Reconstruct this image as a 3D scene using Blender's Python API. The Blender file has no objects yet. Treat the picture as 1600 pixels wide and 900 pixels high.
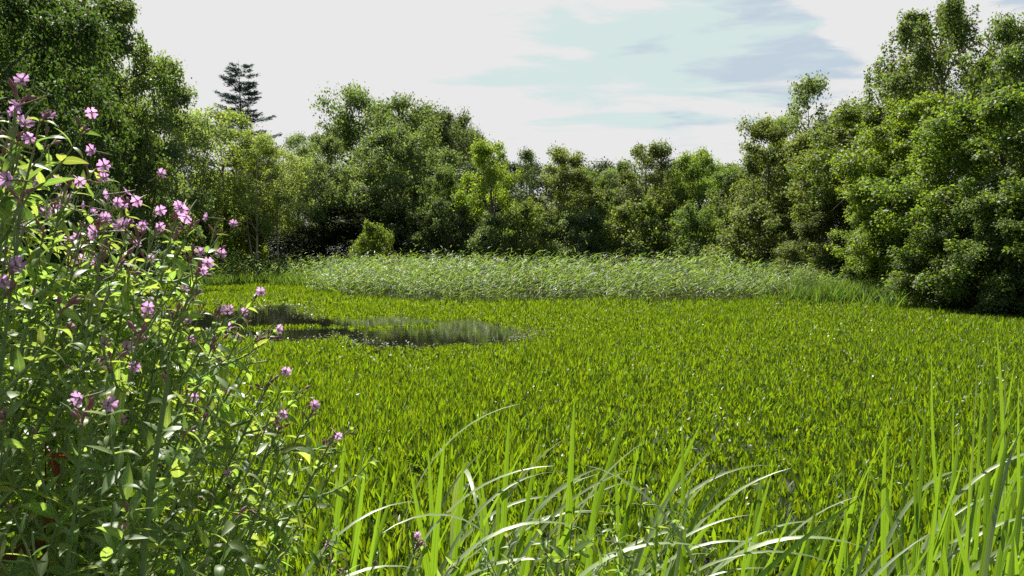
import bpy, math, random
import numpy as np
from mathutils import Vector, Matrix

# ------------------------------------------------------------------ camera, world, sun, exposure
sc = bpy.context.scene
COL = sc.collection
F = 1244.0                       # focal length in photo pixels (1600 wide)
CAM_Z = 2.0
PITCH = math.atan(52 / F)        # the horizon lies 52 px above the picture's centre
cam_d = bpy.data.cameras.new('camera')
cam_d.sensor_width = 36.0
cam_d.lens = 36.0 * F / 1600.0
cam_d.clip_start = 0.05
cam_d.clip_end = 6000
cam = bpy.data.objects.new('camera', cam_d)
COL.objects.link(cam)
cam.location = (0, 0, CAM_Z)
cam.rotation_euler = (math.pi / 2 - PITCH, 0, 0)
sc.camera = cam

SUN_EL = math.radians(55)
SUN_AZ = math.radians(-26)       # clockwise from +Y (the view direction): front left
EXPOSURE = 0.95
SKY_STRENGTH = 0.06
SUN_STRENGTH = 5.0
sun_dir = Vector((math.sin(SUN_AZ) * math.cos(SUN_EL), math.cos(SUN_AZ) * math.cos(SUN_EL), math.sin(SUN_EL)))
sun_d = bpy.data.lights.new('sun', 'SUN')
sun_d.energy = SUN_STRENGTH
sun_d.angle = math.radians(0.5)
sun_d.color = (1.0, 0.95, 0.86)
sun = bpy.data.objects.new('sun', sun_d)
COL.objects.link(sun)
sun.rotation_euler = sun_dir.to_track_quat('Z', 'Y').to_euler()
sun.location = (-30, 30, 60)

vs = sc.view_settings
vs.view_transform = 'Standard'
vs.look = 'None'
vs.exposure = EXPOSURE
vs.gamma = 1.0
vs.use_curve_mapping = False
sc.cycles.use_denoising = False
sc.cycles.max_bounces = 10
sc.cycles.diffuse_bounces = 6
sc.cycles.transmission_bounces = 8
sc.cycles.glossy_bounces = 3
sc.cycles.sample_clamp_indirect = 4.0


class NT:
    """small helper for writing node trees"""
    def __init__(self, tree):
        self.t = tree
        self.n = tree.nodes
        self.l = tree.links

    def add(self, kind, **kw):
        nd = self.n.new(kind)
        for k, v in kw.items():
            setattr(nd, k, v)
        return nd

    def link(self, a, b):
        self.l.new(a, b)

    def put(self, sock, v):
        if hasattr(v, 'is_linked') or isinstance(v, bpy.types.NodeSocket):
            self.l.new(v, sock)
        else:
            if isinstance(v, (tuple, list)) and len(v) == 3 and sock.type == 'RGBA':
                v = (*v, 1.0)
            sock.default_value = v

    def math(self, op, a, b=0.0, c=0.0, clamp=False):
        nd = self.add('ShaderNodeMath', operation=op, use_clamp=clamp)
        self.put(nd.inputs[0], a)
        self.put(nd.inputs[1], b)
        self.put(nd.inputs[2], c)
        return nd.outputs[0]

    def mix(self, fac, a, b, blend='MIX'):
        nd = self.add('ShaderNodeMix', data_type='RGBA', blend_type=blend)
        self.put(nd.inputs['Factor'], fac)
        self.put(nd.inputs[6], a)
        self.put(nd.inputs[7], b)
        return nd.outputs[2]

    def rng(self, v, a, b, c=0.0, d=1.0, smooth=True):
        nd = self.add('ShaderNodeMapRange')
        nd.interpolation_type = 'SMOOTHSTEP' if smooth else 'LINEAR'
        self.put(nd.inputs[0], v)
        for i, x in enumerate((a, b, c, d)):
            nd.inputs[i + 1].default_value = x
        return nd.outputs[0]

    def noise(self, vec, scale=1.0, detail=4.0, rough=0.55, dist=0.0):
        nd = self.add('ShaderNodeTexNoise')
        if vec is not None:
            self.put(nd.inputs['Vector'], vec)
        nd.inputs['Scale'].default_value = scale
        nd.inputs['Detail'].default_value = detail
        nd.inputs['Roughness'].default_value = rough
        nd.inputs['Distortion'].default_value = dist
        return nd.outputs['Fac']


world = bpy.data.worlds.new('World')
sc.world = world
world.use_nodes = True
w = NT(world.node_tree)
w.n.clear()
out = w.add('ShaderNodeOutputWorld')
bg = w.add('ShaderNodeBackground')
bg.inputs['Strength'].default_value = SKY_STRENGTH
w.link(bg.outputs[0], out.inputs['Surface'])
sky = w.add('ShaderNodeTexSky', sky_type='NISHITA')
sky.sun_disc = False
sky.sun_elevation = SUN_EL
sky.sun_rotation = SUN_AZ % (2 * math.pi)
sky.altitude = 20
sky.air_density = 1.0
sky.dust_density = 1.0
tc = w.add('ShaderNodeTexCoord')
nrm = w.add('ShaderNodeVectorMath', operation='NORMALIZE')
w.link(tc.outputs['Generated'], nrm.inputs[0])
sep = w.add('ShaderNodeSeparateXYZ')
w.link(nrm.outputs[0], sep.inputs[0])
az = w.math('ARCTAN2', sep.outputs[0], sep.outputs[1])
el = w.math('ARCSINE', sep.outputs[2])


def w_vec(a, b, c=0.0):
    nd = w.add('ShaderNodeCombineXYZ')
    w.put(nd.inputs[0], a); w.put(nd.inputs[1], b); w.put(nd.inputs[2], c)
    return nd.outputs[0]


n1 = w.noise(w_vec(w.math('MULTIPLY', az, 5.0), w.math('ADD', w.math('MULTIPLY', el, 30.0), w.math('MULTIPLY', az, 1.5)), 3.1), 1.0, 7.0, 0.58, 0.6)
n2 = w.noise(w_vec(w.math('MULTIPLY', az, 8.0), w.math('MULTIPLY', el, 40.0), 8.7), 1.0, 5.0, 0.55, 0.3)


def blob(ca, ce, ra, re):
    da = w.math('DIVIDE', w.math('SUBTRACT', az, ca), ra)
    de = w.math('DIVIDE', w.math('SUBTRACT', el, ce), re)
    r2 = w.math('ADD', w.math('MULTIPLY', da, da), w.math('MULTIPLY', de, de))
    return w.math('SUBTRACT', 1.0, w.math('SQRT', r2))


hole = w.math('MAXIMUM', blob(0.20, 0.247, 0.25, 0.105), blob(0.62, 0.34, 0.17, 0.16))
hole = w.math('SUBTRACT', hole, w.math('MAXIMUM', 0.0, w.math('MULTIPLY', blob(0.43, 0.30, 0.085, 0.09), 1.6)))
hole = w.math('ADD', hole, w.math('MULTIPLY', w.math('SUBTRACT', n1, 0.5), 2.9))
hole = w.rng(hole, 0.08, 0.52)
grey = w.rng(w.math('ADD', w.math('MULTIPLY', w.math('SUBTRACT', az, 0.20), 3.2), w.math('MULTIPLY', w.math('SUBTRACT', n2, 0.5), 2.6)), -0.05, 0.55)
E = 2 ** EXPOSURE * SKY_STRENGTH
white = tuple(x / E for x in (0.815, 0.815, 0.815))
cyan = tuple(x / E for x in (0.66, 0.79, 0.775))
blue = tuple(x / E for x in (0.54, 0.635, 0.73))
front = w.mix(hole, white, w.mix(grey, cyan, blue))
# broken cloud over the rest of the sky, solid bright cloud low down in front towards the sun
n3 = w.noise(nrm.outputs[0], 2.2, 6.0, 0.55, 0.2)
rest_cloud = w.rng(n3, 0.50, 0.66)
white_off = tuple(x * 0.5 for x in white)
rest = w.mix(rest_cloud, sky.outputs[0], white_off)
fr = w.math('MULTIPLY', w.rng(w.math('ABSOLUTE', w.math('ADD', az, 0.1)), 1.0, 1.35, 1.0, 0.0), w.rng(el, 0.40, 0.62, 1.0, 0.0))
w.link(w.mix(fr, rest, front), bg.inputs['Color'])

# ------------------------------------------------------------------ helpers
rs = np.random.RandomState(7)


def W(px, py, d):
    """the place at depth d metres that the photograph shows at pixel (px, py)"""
    a = (px - 800) / F
    b = (450 - py) / F
    ray = np.array([a, math.cos(PITCH) + b * math.sin(PITCH), -math.sin(PITCH) + b * math.cos(PITCH)])
    return np.array([0, 0, CAM_Z]) + ray * (d / ray[1])


def G(px, py):
    """the place on the pond's surface that the photograph shows at pixel (px, py)"""
    p1 = W(px, py, 1.0)
    s = CAM_Z / (CAM_Z - p1[2])
    return np.array([p1[0] * s, s])


def new_mesh(name, verts, quads=None, tris=None, mat=None, uv=None, smooth=False):
    verts = np.ascontiguousarray(verts, dtype=np.float32).reshape(-1, 3)
    me = bpy.data.meshes.new(name)
    q = np.zeros((0, 4), np.int32) if quads is None else np.asarray(quads, np.int32).reshape(-1, 4)
    t = np.zeros((0, 3), np.int32) if tris is None else np.asarray(tris, np.int32).reshape(-1, 3)
    loops = np.concatenate([q.ravel(), t.ravel()]).astype(np.int32)
    tot = np.concatenate([np.full(len(q), 4, np.int32), np.full(len(t), 3, np.int32)])
    start = np.concatenate([[0], np.cumsum(tot)[:-1]]).astype(np.int32) if len(tot) else tot
    me.vertices.add(len(verts))
    me.vertices.foreach_set('co', verts.ravel())
    me.loops.add(len(loops))
    me.loops.foreach_set('vertex_index', loops)
    me.polygons.add(len(tot))
    me.polygons.foreach_set('loop_start', start)
    me.polygons.foreach_set('loop_total', tot)
    if uv is not None:
        lay = me.uv_layers.new(name='UVMap')
        lay.data.foreach_set('uv', np.asarray(uv, np.float32)[loops].ravel())
    if smooth:
        me.polygons.foreach_set('use_smooth', np.ones(len(tot), bool))
    me.update(calc_edges=True)
    if mat is not None:
        me.materials.append(mat)
    return me


def link(name, data, parent=None, **props):
    o = bpy.data.objects.new(name, data)
    COL.objects.link(o)
    if parent is not None:
        o.parent = parent
    for k, v in props.items():
        o[k] = v
    return o


def thing(name, label, cat, loc=(0, 0, 0), group=None):
    o = link(name, None)
    o.empty_display_size = 0.1
    o.location = [float(v) for v in loc]
    o['label'] = label
    o['category'] = cat
    if group:
        o['group'] = group
    return o


def unit(v):
    return v / np.maximum(np.linalg.norm(v, axis=-1, keepdims=True), 1e-9)


class MB:
    """collects vertices, quads, triangles and uv"""
    def __init__(self):
        self.v = []; self.q = []; self.t = []; self.uv = []; self.k = 0

    def add(self, v, q=None, t=None, uv=None):
        v = np.asarray(v, float).reshape(-1, 3)
        self.v.append(v)
        if q is not None and len(q):
            self.q.append(np.asarray(q).reshape(-1, 4) + self.k)
        if t is not None and len(t):
            self.t.append(np.asarray(t).reshape(-1, 3) + self.k)
        self.uv.append(np.zeros((len(v), 2)) if uv is None else uv)
        self.k += len(v)

    def mesh(self, name, mat, uv=False, smooth=False):
        return new_mesh(name, np.concatenate(self.v), np.concatenate(self.q) if self.q else None,
                        np.concatenate(self.t) if self.t else None, mat,
                        np.concatenate(self.uv) if uv else None, smooth)


def tube(mb, pts, radii, sides=6):
    pts = np.asarray(pts, float)
    n = len(pts)
    T = unit(np.gradient(pts, axis=0))
    ref = np.array([0.31, 0.17, 0.93]) if abs(T[0, 2]) < 0.8 else np.array([0.9, 0.3, 0.1])
    A = unit(np.cross(T, ref))
    B = np.cross(T, A)
    ang = np.arange(sides) / sides * 2 * np.pi
    ring = A[:, None] * np.cos(ang)[None, :, None] + B[:, None] * np.sin(ang)[None, :, None]
    v = pts[:, None] + ring * np.asarray(radii, float)[:, None, None]
    i = np.arange(n - 1)[:, None] * sides
    j = np.arange(sides)[None]
    j2 = (j + 1) % sides
    q = np.stack([i + j, i + j2, i + sides + j2, i + sides + j], -1).reshape(-1, 4)
    uv = np.stack(np.broadcast_arrays(ang[None] / 6.283, np.linspace(0, 1, n)[:, None]), -1).reshape(-1, 2)
    mb.add(v.reshape(-1, 3), q, None, uv)


def blades(mb, P, D, N, L, Wd, bend, fold=0.15, rows=4, prof=None, twist=None, pw=1.0):
    """leaf blades: base P, start direction D, upper side N, length, width, bend (radians over the length, away from N)"""
    P = np.asarray(P, float).reshape(-1, 3); n = len(P)
    D = unit(np.asarray(D, float).reshape(-1, 3))
    N = np.asarray(N, float).reshape(-1, 3)
    N = unit(N - (N * D).sum(1, keepdims=True) * D)
    L = np.broadcast_to(L, (n,)).astype(float)[:, None, None]
    Wd = np.broadcast_to(Wd, (n,)).astype(float)[:, None, None]
    b = np.broadcast_to(bend, (n,)).astype(float)[:, None]
    b = np.where(np.abs(b) < 1e-3, 1e-3, b)
    t = np.linspace(0, 1, rows + 1)[None]
    th = b * t ** pw
    fine = np.linspace(0, 1, rows * 8 + 1)
    tf = b * fine[None] ** pw
    cs = np.concatenate([np.zeros((len(tf), 1)), np.cumsum((np.cos(tf[:, 1:]) + np.cos(tf[:, :-1])) * .5, 1)], 1)[:, ::8] / (rows * 8)
    sn = np.concatenate([np.zeros((len(tf), 1)), np.cumsum((np.sin(tf[:, 1:]) + np.sin(tf[:, :-1])) * .5, 1)], 1)[:, ::8] / (rows * 8)
    c = P[:, None] + L * (cs[..., None] * D[:, None] - sn[..., None] * N[:, None])
    Nn = np.cos(th)[..., None] * N[:, None] + np.sin(th)[..., None] * D[:, None]
    S = np.cross(D, N)[:, None] + 0 * Nn
    if twist is not None:
        tw = (np.broadcast_to(twist, (n,)).astype(float)[:, None] * np.ones_like(t))[..., None]
        S, Nn = np.cos(tw) * S + np.sin(tw) * Nn, np.cos(tw) * Nn - np.sin(tw) * S
    if prof is None:
        prof = np.sin(np.pi * np.clip(t[0] * 0.92 + 0.08, 0, 1)) ** 0.8
    wv = (np.asarray(prof)[None, :, None] * Wd) * 0.5
    fd = np.asarray(fold)
    fd = fd[:, None, None] if fd.ndim else fd
    l = c + S * wv + Nn * wv * fd
    r = c - S * wv + Nn * wv * fd
    v = np.stack([l, c, r], 2)                       # n, rows+1, 3, 3
    base = (np.arange(n) * (rows + 1) * 3)[:, None, None]
    k = (np.arange(rows) * 3)[None, :, None]
    s = np.arange(2)[None, None]
    a = base + k + s
    q = np.stack([a, a + 1, a + 4, a + 3], -1).reshape(-1, 4)
    uv = np.stack(np.broadcast_arrays(np.array([0, .5, 1.])[None, None], t[0][None, :, None], ), -1)
    uv = np.broadcast_to(uv, (n, rows + 1, 3, 2)).reshape(-1, 2)
    mb.add(v.reshape(-1, 3), q, None, uv)
    return c[:, -1]


def flat_blades(P, D, S, N, L, Wd, bend):
    """cheap blades of five vertices (a quad and a triangle); returns v, quads, tris"""
    n = len(P)
    D = unit(D); L = L[:, None]; Wd = Wd[:, None]; bend = np.broadcast_to(bend, (n,))[:, None]
    m = P + D * L * 0.52
    tip = P + D * L - N * L * bend
    v = np.stack([P - S * Wd * 0.32, P + S * Wd * 0.32, m + S * Wd * 0.5 - N * L * bend * .2, m - S * Wd * 0.5 - N * L * bend * .2, tip], 1)
    b = (np.arange(n) * 5)[:, None]
    return v.reshape(-1, 3), b + np.array([[0, 1, 2, 3]]), b + np.array([[3, 2, 4]])


def kites(P, D, N, L, Wd, fold=0.2):
    """leaves of one folded kite each"""
    n = len(P)
    D = unit(D); N = unit(N - (N * D).sum(1, keepdims=True) * D)
    S = np.cross(D, N)
    L = L[:, None]; Wd = Wd[:, None]
    m = P + D * L * 0.45
    v = np.stack([P, m + S * Wd * 0.5 + N * Wd * fold, P + D * L, m - S * Wd * 0.5 + N * Wd * fold], 1)
    return v.reshape(-1, 3), np.arange(n * 4).reshape(n, 4)


def rand_dirs(n, r=rs):
    return unit(r.normal(size=(n, 3)))


# ------------------------------------------------------------------ materials
def leaf_material(name, base, trans, rough=0.45, spec=0.4, var=0.35, mixf=0.5, use_obj=False, hue=0.03, uv_veins=None, sheen=0.0):
    m = bpy.data.materials.new(name)
    m.use_nodes = True
    t = NT(m.node_tree)
    t.n.clear()
    o = t.add('ShaderNodeOutputMaterial')
    geo = t.add('ShaderNodeNewGeometry')
    rnd = geo.outputs['Random Per Island']
    wn = t.add('ShaderNodeTexWhiteNoise', noise_dimensions='1D')
    t.link(t.math('MULTIPLY', rnd, 917.0), wn.inputs['W'])
    r2 = wn.outputs['Value']
    hsv = t.add('ShaderNodeHueSaturation')
    t.link(t.math('MULTIPLY_ADD', r2, 2 * hue, 0.5 - hue), hsv.inputs['Hue'])
    hsv.inputs['Saturation'].default_value = 1.0
    t.link(t.math('MULTIPLY_ADD', rnd, 2 * var, 1.0 - var), hsv.inputs['Value'])
    c = base
    tr = trans
    if use_obj:
        oi = t.add('ShaderNodeObjectInfo')
        c = oi.outputs['Color']
        tr = t.mix(1.0, oi.outputs['Color'], trans, 'MULTIPLY')
    if uv_veins:
        uvn = t.add('ShaderNodeUVMap')
        sp = t.add('ShaderNodeSeparateXYZ')
        t.link(uvn.outputs[0], sp.inputs[0])
        if uv_veins == 'parallel':
            wv = t.noise(None, 1.0, 2.0)
            nd = wv.node
            cb = t.add('ShaderNodeCombineXYZ')
            t.link(t.math('MULTIPLY', sp.outputs[0], 14.0), cb.inputs[0])
            t.link(t.math('MULTIPLY', sp.outputs[1], 0.8), cb.inputs[1])
            t.link(t.math('MULTIPLY', rnd, 50.0), cb.inputs[2])
            t.link(cb.outputs[0], nd.inputs['Vector'])
            k = t.rng(wv, 0.3, 0.7, 0.72, 1.25)
            mul = t.mix(1.0, c, k, 'MULTIPLY')
            tip = t.rng(t.math('ADD', sp.outputs[1], t.math('MULTIPLY', r2, -0.25)), 0.80, 0.97)
            c = t.mix(t.math('MULTIPLY', tip, 0.75), mul, (0.17, 0.12, 0.03))
            tr = t.mix(t.math('MULTIPLY', tip, 0.75), t.mix(1.0, tr, k, 'MULTIPLY'), (0.38, 0.22, 0.02))
        else:
            ab = t.math('ABSOLUTE', t.math('SUBTRACT', sp.outputs[0], 0.5))
            mid = t.rng(ab, 0.0, 0.09, 1.5, 1.0)
            sv = t.math('SINE', t.math('MULTIPLY', t.math('SUBTRACT', sp.outputs[1], t.math('MULTIPLY', ab, 0.5)), 55.0))
            k = t.math('MULTIPLY', mid, t.rng(sv, -1.0, 1.0, 0.86, 1.1))
            c = t.mix(1.0, c, k, 'MULTIPLY')
            tr = t.mix(1.0, tr, k, 'MULTIPLY')
    t.put(hsv.inputs['Color'], c if not isinstance(c, tuple) else (*c, 1.0))
    hs2 = t.add('ShaderNodeHueSaturation')
    t.link(hsv.inputs['Hue'].links[0].from_socket, hs2.inputs['Hue'])
    t.link(hsv.inputs['Value'].links[0].from_socket, hs2.inputs['Value'])
    t.put(hs2.inputs['Color'], tr if not isinstance(tr, tuple) else (*tr, 1.0))
    p = t.add('ShaderNodeBsdfPrincipled')
    t.link(hsv.outputs[0], p.inputs['Base Color'])
    p.inputs['Roughness'].default_value = rough
    p.inputs['Specular IOR Level'].default_value = spec
    tl = t.add('ShaderNodeBsdfTranslucent')
    t.link(hs2.outputs[0], tl.inputs['Color'])
    mx = t.add('ShaderNodeMixShader')
    mx.inputs[0].default_value = mixf
    t.link(p.outputs[0], mx.inputs[1])
    t.link(tl.outputs[0], mx.inputs[2])
    t.link(mx.outputs[0], o.inputs['Surface'])
    return m


def plain_material(name, col, col2, scale=6.0, rough=0.8, spec=0.25, bump=0.3, use_obj=False, stretch=(1, 1, 1)):
    m = bpy.data.materials.new(name)
    m.use_nodes = True
    t = NT(m.node_tree)
    p = t.n['Principled BSDF']
    tcn = t.add('ShaderNodeTexCoord')
    mp = t.add('ShaderNodeMapping')
    mp.inputs['Scale'].default_value = stretch
    t.link(tcn.outputs['Object'], mp.inputs['Vector'])
    n = t.noise(mp.outputs[0], scale, 6.0, 0.6, 0.2)
    if use_obj:
        oi = t.add('ShaderNodeObjectInfo')
        c = t.mix(1.0, t.mix(t.rng(n, 0.35, 0.65), (*col,), (*col2,)), oi.outputs['Color'], 'MULTIPLY')
    else:
        c = t.mix(t.rng(n, 0.35, 0.65), col, col2)
    t.link(c, p.inputs['Base Color'])
    p.inputs['Roughness'].default_value = rough
    p.inputs['Specular IOR Level'].default_value = spec
    if bump:
        bp = t.add('ShaderNodeBump')
        bp.inputs['Strength'].default_value = bump
        bp.inputs['Distance'].default_value = 0.05
        t.link(n, bp.inputs['Height'])
        t.link(bp.outputs[0], p.inputs['Normal'])
    return m


M_TREE = leaf_material('tree_leaf', (0.06, 0.1, 0.03), (2.6, 2.7, 1.0), rough=0.58, spec=0.22, var=0.3, mixf=0.45, use_obj=True, hue=0.025)
M_GLOSS = leaf_material('glossy_leaf', (0.06, 0.1, 0.03), (2.6, 2.7, 0.8), rough=0.5, spec=0.32, var=0.35, mixf=0.42, use_obj=True, hue=0.025)
M_PINE = leaf_material('pine_needles', (0.075, 0.115, 0.095), (0.14, 0.22, 0.17), rough=0.6, spec=0.2, var=0.3, mixf=0.25, hue=0.02)
M_BARK = plain_material('bark', (0.10, 0.08, 0.06), (0.19, 0.165, 0.13), 5.0, 0.9, stretch=(1, 1, 0.25), use_obj=True)
M_PLANT = leaf_material('pond_plant_leaf', (0.062, 0.122, 0.009), (0.215, 0.325, 0.006), rough=0.36, spec=0.42, var=0.40, mixf=0.55, hue=0.018)
M_REED = leaf_material('reed_leaf', (0.125, 0.20, 0.05), (0.30, 0.45, 0.05), rough=0.45, spec=0.38, var=0.4, mixf=0.45, hue=0.03)
M_SEDGE = leaf_material('sedge_leaf', (0.06, 0.12, 0.02), (0.18, 0.29, 0.03), rough=0.4, spec=0.5, var=0.4, mixf=0.5, hue=0.03)
M_IRIS = leaf_material('iris_blade', (0.09, 0.15, 0.022), (0.31, 0.46, 0.02), rough=0.34, spec=0.5, var=0.3, mixf=0.55, hue=0.035, uv_veins='parallel')
M_IRIS_GLARE = leaf_material('glare_blade', (0.25, 0.32, 0.13), (0.38, 0.48, 0.07), rough=0.40, spec=0.55, var=0.2, mixf=0.28, hue=0.02, uv_veins='parallel')  # bent iris blades: sun glare on the upper side put into a paler colour
M_HERB = leaf_material('willowherb_leaf', (0.135, 0.205, 0.06), (0.40, 0.56, 0.08), rough=0.42, spec=0.5, var=0.3, mixf=0.5, hue=0.025, uv_veins='mid')
M_DEAD = leaf_material('dead_leaf', (0.16, 0.07, 0.025), (0.36, 0.11, 0.02), rough=0.7, spec=0.2, var=0.4, mixf=0.4, hue=0.02)
M_PETAL = leaf_material('petal', (0.62, 0.29, 0.62), (0.82, 0.42, 0.82), rough=0.6, spec=0.2, var=0.15, mixf=0.58, hue=0.015, uv_veins='mid')
M_PISTIL = plain_material('pistil', (0.75, 0.74, 0.55), (0.8, 0.78, 0.6), 40.0, 0.6, bump=0)
M_STEM = plain_material('herb_stem', (0.17, 0.26, 0.08), (0.22, 0.27, 0.11), 20.0, 0.55, bump=0.05, stretch=(1, 1, 0.1))
M_POD = plain_material('herb_pod', (0.17, 0.21, 0.08), (0.22, 0.12, 0.10), 30.0, 0.55, bump=0.0)
M_BUD = plain_material('herb_bud', (0.36, 0.10, 0.20), (0.22, 0.18, 0.08), 25.0, 0.6, bump=0.0)
M_REEDSTEM = plain_material('reed_stem', (0.20, 0.19, 0.07), (0.26, 0.22, 0.10), 3.0, 0.6, bump=0.0)
M_FLOAT = leaf_material('floating_leaf', (0.13, 0.17, 0.015), (0.2, 0.24, 0.02), rough=0.28, spec=0.5, var=0.4, mixf=0.3, hue=0.04)
M_GLINT = leaf_material('white_glint', (0.75, 0.76, 0.70), (0.7, 0.72, 0.6), rough=0.5, spec=0.4, var=0.1, mixf=0.3, hue=0.01)  # white specks: painted leaf glints and dead pale bits


def ground_material():
    m = bpy.data.materials.new('bank_soil')
    m.use_nodes = True
    t = NT(m.node_tree)
    p = t.n['Principled BSDF']
    tcn = t.add('ShaderNodeTexCoord')
    a = t.noise(tcn.outputs['Object'], 0.35, 6.0, 0.6)
    b = t.noise(tcn.outputs['Object'], 9.0, 5.0, 0.65)
    c = t.mix(t.rng(a, 0.4, 0.6), (0.045, 0.034, 0.02), (0.05, 0.07, 0.02))
    c = t.mix(t.rng(b, 0.35, 0.7), c, (0.09, 0.075, 0.045))
    t.link(c, p.inputs['Base Color'])
    p.inputs['Roughness'].default_value = 0.95
    p.inputs['Specular IOR Level'].default_value = 0.1
    bp = t.add('ShaderNodeBump')
    bp.inputs['Strength'].default_value = 0.6
    bp.inputs['Distance'].default_value = 0.1
    t.link(b, bp.inputs['Height'])
    t.link(bp.outputs[0], p.inputs['Normal'])
    return m


def water_material():
    m = bpy.data.materials.new('pond_water')
    m.use_nodes = True
    t = NT(m.node_tree)
    p = t.n['Principled BSDF']
    tcn = t.add('ShaderNodeTexCoord')
    mp = t.add('ShaderNodeMapping')
    mp.inputs['Scale'].default_value = (1.0, 1.6, 1.0)
    t.link(tcn.outputs['Object'], mp.inputs['Vector'])
    n = t.noise(mp.outputs[0], 3.0, 4.0, 0.55, 0.3)
    n2_ = t.noise(mp.outputs[0], 0.5, 3.0)
    p.inputs['Base Color'].default_value = (0.012, 0.014, 0.008, 1)
    t.link(t.rng(n2_, 0.4, 0.7, 0.008, 0.03), p.inputs['Roughness'])
    p.inputs['IOR'].default_value = 1.33
    p.inputs['Specular IOR Level'].default_value = 0.5
    bp = t.add('ShaderNodeBump')
    bp.inputs['Strength'].default_value = 0.045
    bp.inputs['Distance'].default_value = 0.03
    t.link(n, bp.inputs['Height'])
    t.link(bp.outputs[0], p.inputs['Normal'])
    return m


# ------------------------------------------------------------------ the setting: ground and water
POND = np.array([(-4.6, 3.4), (-1.5, 3.0), (2, 3.3), (5.5, 3.1), (9, 4), (13.5, 9), (17.0, 19), (17.6, 26), (16.2, 29.5), (16.0, 36), (19, 46), (20, 54), (12, 58),
                 (-4, 58.5), (-16, 57), (-22.5, 58), (-24, 50), (-19, 40), (-15.5, 31), (-11.5, 20), (-8, 10)])


def in_poly(x, y, poly):
    x = np.asarray(x); y = np.asarray(y)
    ins = np.zeros(x.shape, bool)
    n = len(poly)
    for i in range(n):
        x1, y1 = poly[i]; x2, y2 = poly[(i + 1) % n]
        c = ((y1 > y) != (y2 > y))
        with np.errstate(divide='ignore', invalid='ignore'):
            xi = (x2 - x1) * (y - y1) / (y2 - y1 + 1e-12) + x1
        ins ^= c & (x < xi)
    return ins


def poly_dist(x, y, poly):
    d = np.full(np.shape(x), 1e9)
    n = len(poly)
    for i in range(n):
        a = np.array(poly[i]); b = np.array(poly[(i + 1) % n])
        ab = b - a
        t = np.clip(((x - a[0]) * ab[0] + (y - a[1]) * ab[1]) / (ab @ ab), 0, 1)
        d = np.minimum(d, np.hypot(x - a[0] - t * ab[0], y - a[1] - t * ab[1]))
    return np.where(in_poly(x, y, poly), -d, d)


def sstep(t):
    t = np.clip(t, 0, 1)
    return t * t * (3 - 2 * t)


def ground_z(x, y):
    d = poly_dist(x, y, POND)
    z = np.where(d > 0, 0.5 * sstep((d + 0.15) / 1.3), -0.6 * sstep((-d) / 2.0) + 0.02)
    hump = 0.10 * np.sin(x * 0.7 + 1.3) * np.sin(y * 0.6) + 0.05 * np.sin(x * 1.9) * np.cos(y * 1.7 + 0.5)
    z = z + hump * sstep(d / 2.0)
    z = z + 0.6 * sstep((d - 4) / 25.0)
    return z


def grid_lines(a, b, step, far):
    core = np.arange(a, b + 1e-6, step)
    g = np.cumsum(step * 1.35 ** np.arange(1, 60))
    g = g[g < far]
    return np.concatenate([(a - g)[::-1], core, b + g])


gx = grid_lines(-30, 26, 0.5, 2500)
gy = grid_lines(-4, 68, 0.5, 2500)
XX, YY = np.meshgrid(gx, gy)
ZZ = ground_z(XX, YY)
nx_, ny_ = len(gx), len(gy)
ii = (np.arange(ny_ - 1)[:, None] * nx_ + np.arange(nx_ - 1)[None])
gq = np.stack([ii, ii + 1, ii + nx_ + 1, ii + nx_], -1).reshape(-1, 4)
link('ground', new_mesh('ground', np.stack([XX, YY, ZZ], -1).reshape(-1, 3), gq, None, ground_material(), smooth=True),
     kind='structure', label='dark soil banks around the overgrown pond')
c0 = POND.mean(0)
pw = c0 + (POND - c0) * 1.03
wm = MB()
wm.add(np.concatenate([np.column_stack([pw, np.zeros(len(pw))]), [[*c0, 0]]]), None,
       [[i, (i + 1) % len(pw), len(pw)] for i in range(len(pw))])
link('water', wm.mesh('water', water_material()), kind='structure', label='dark still pond water')

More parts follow.
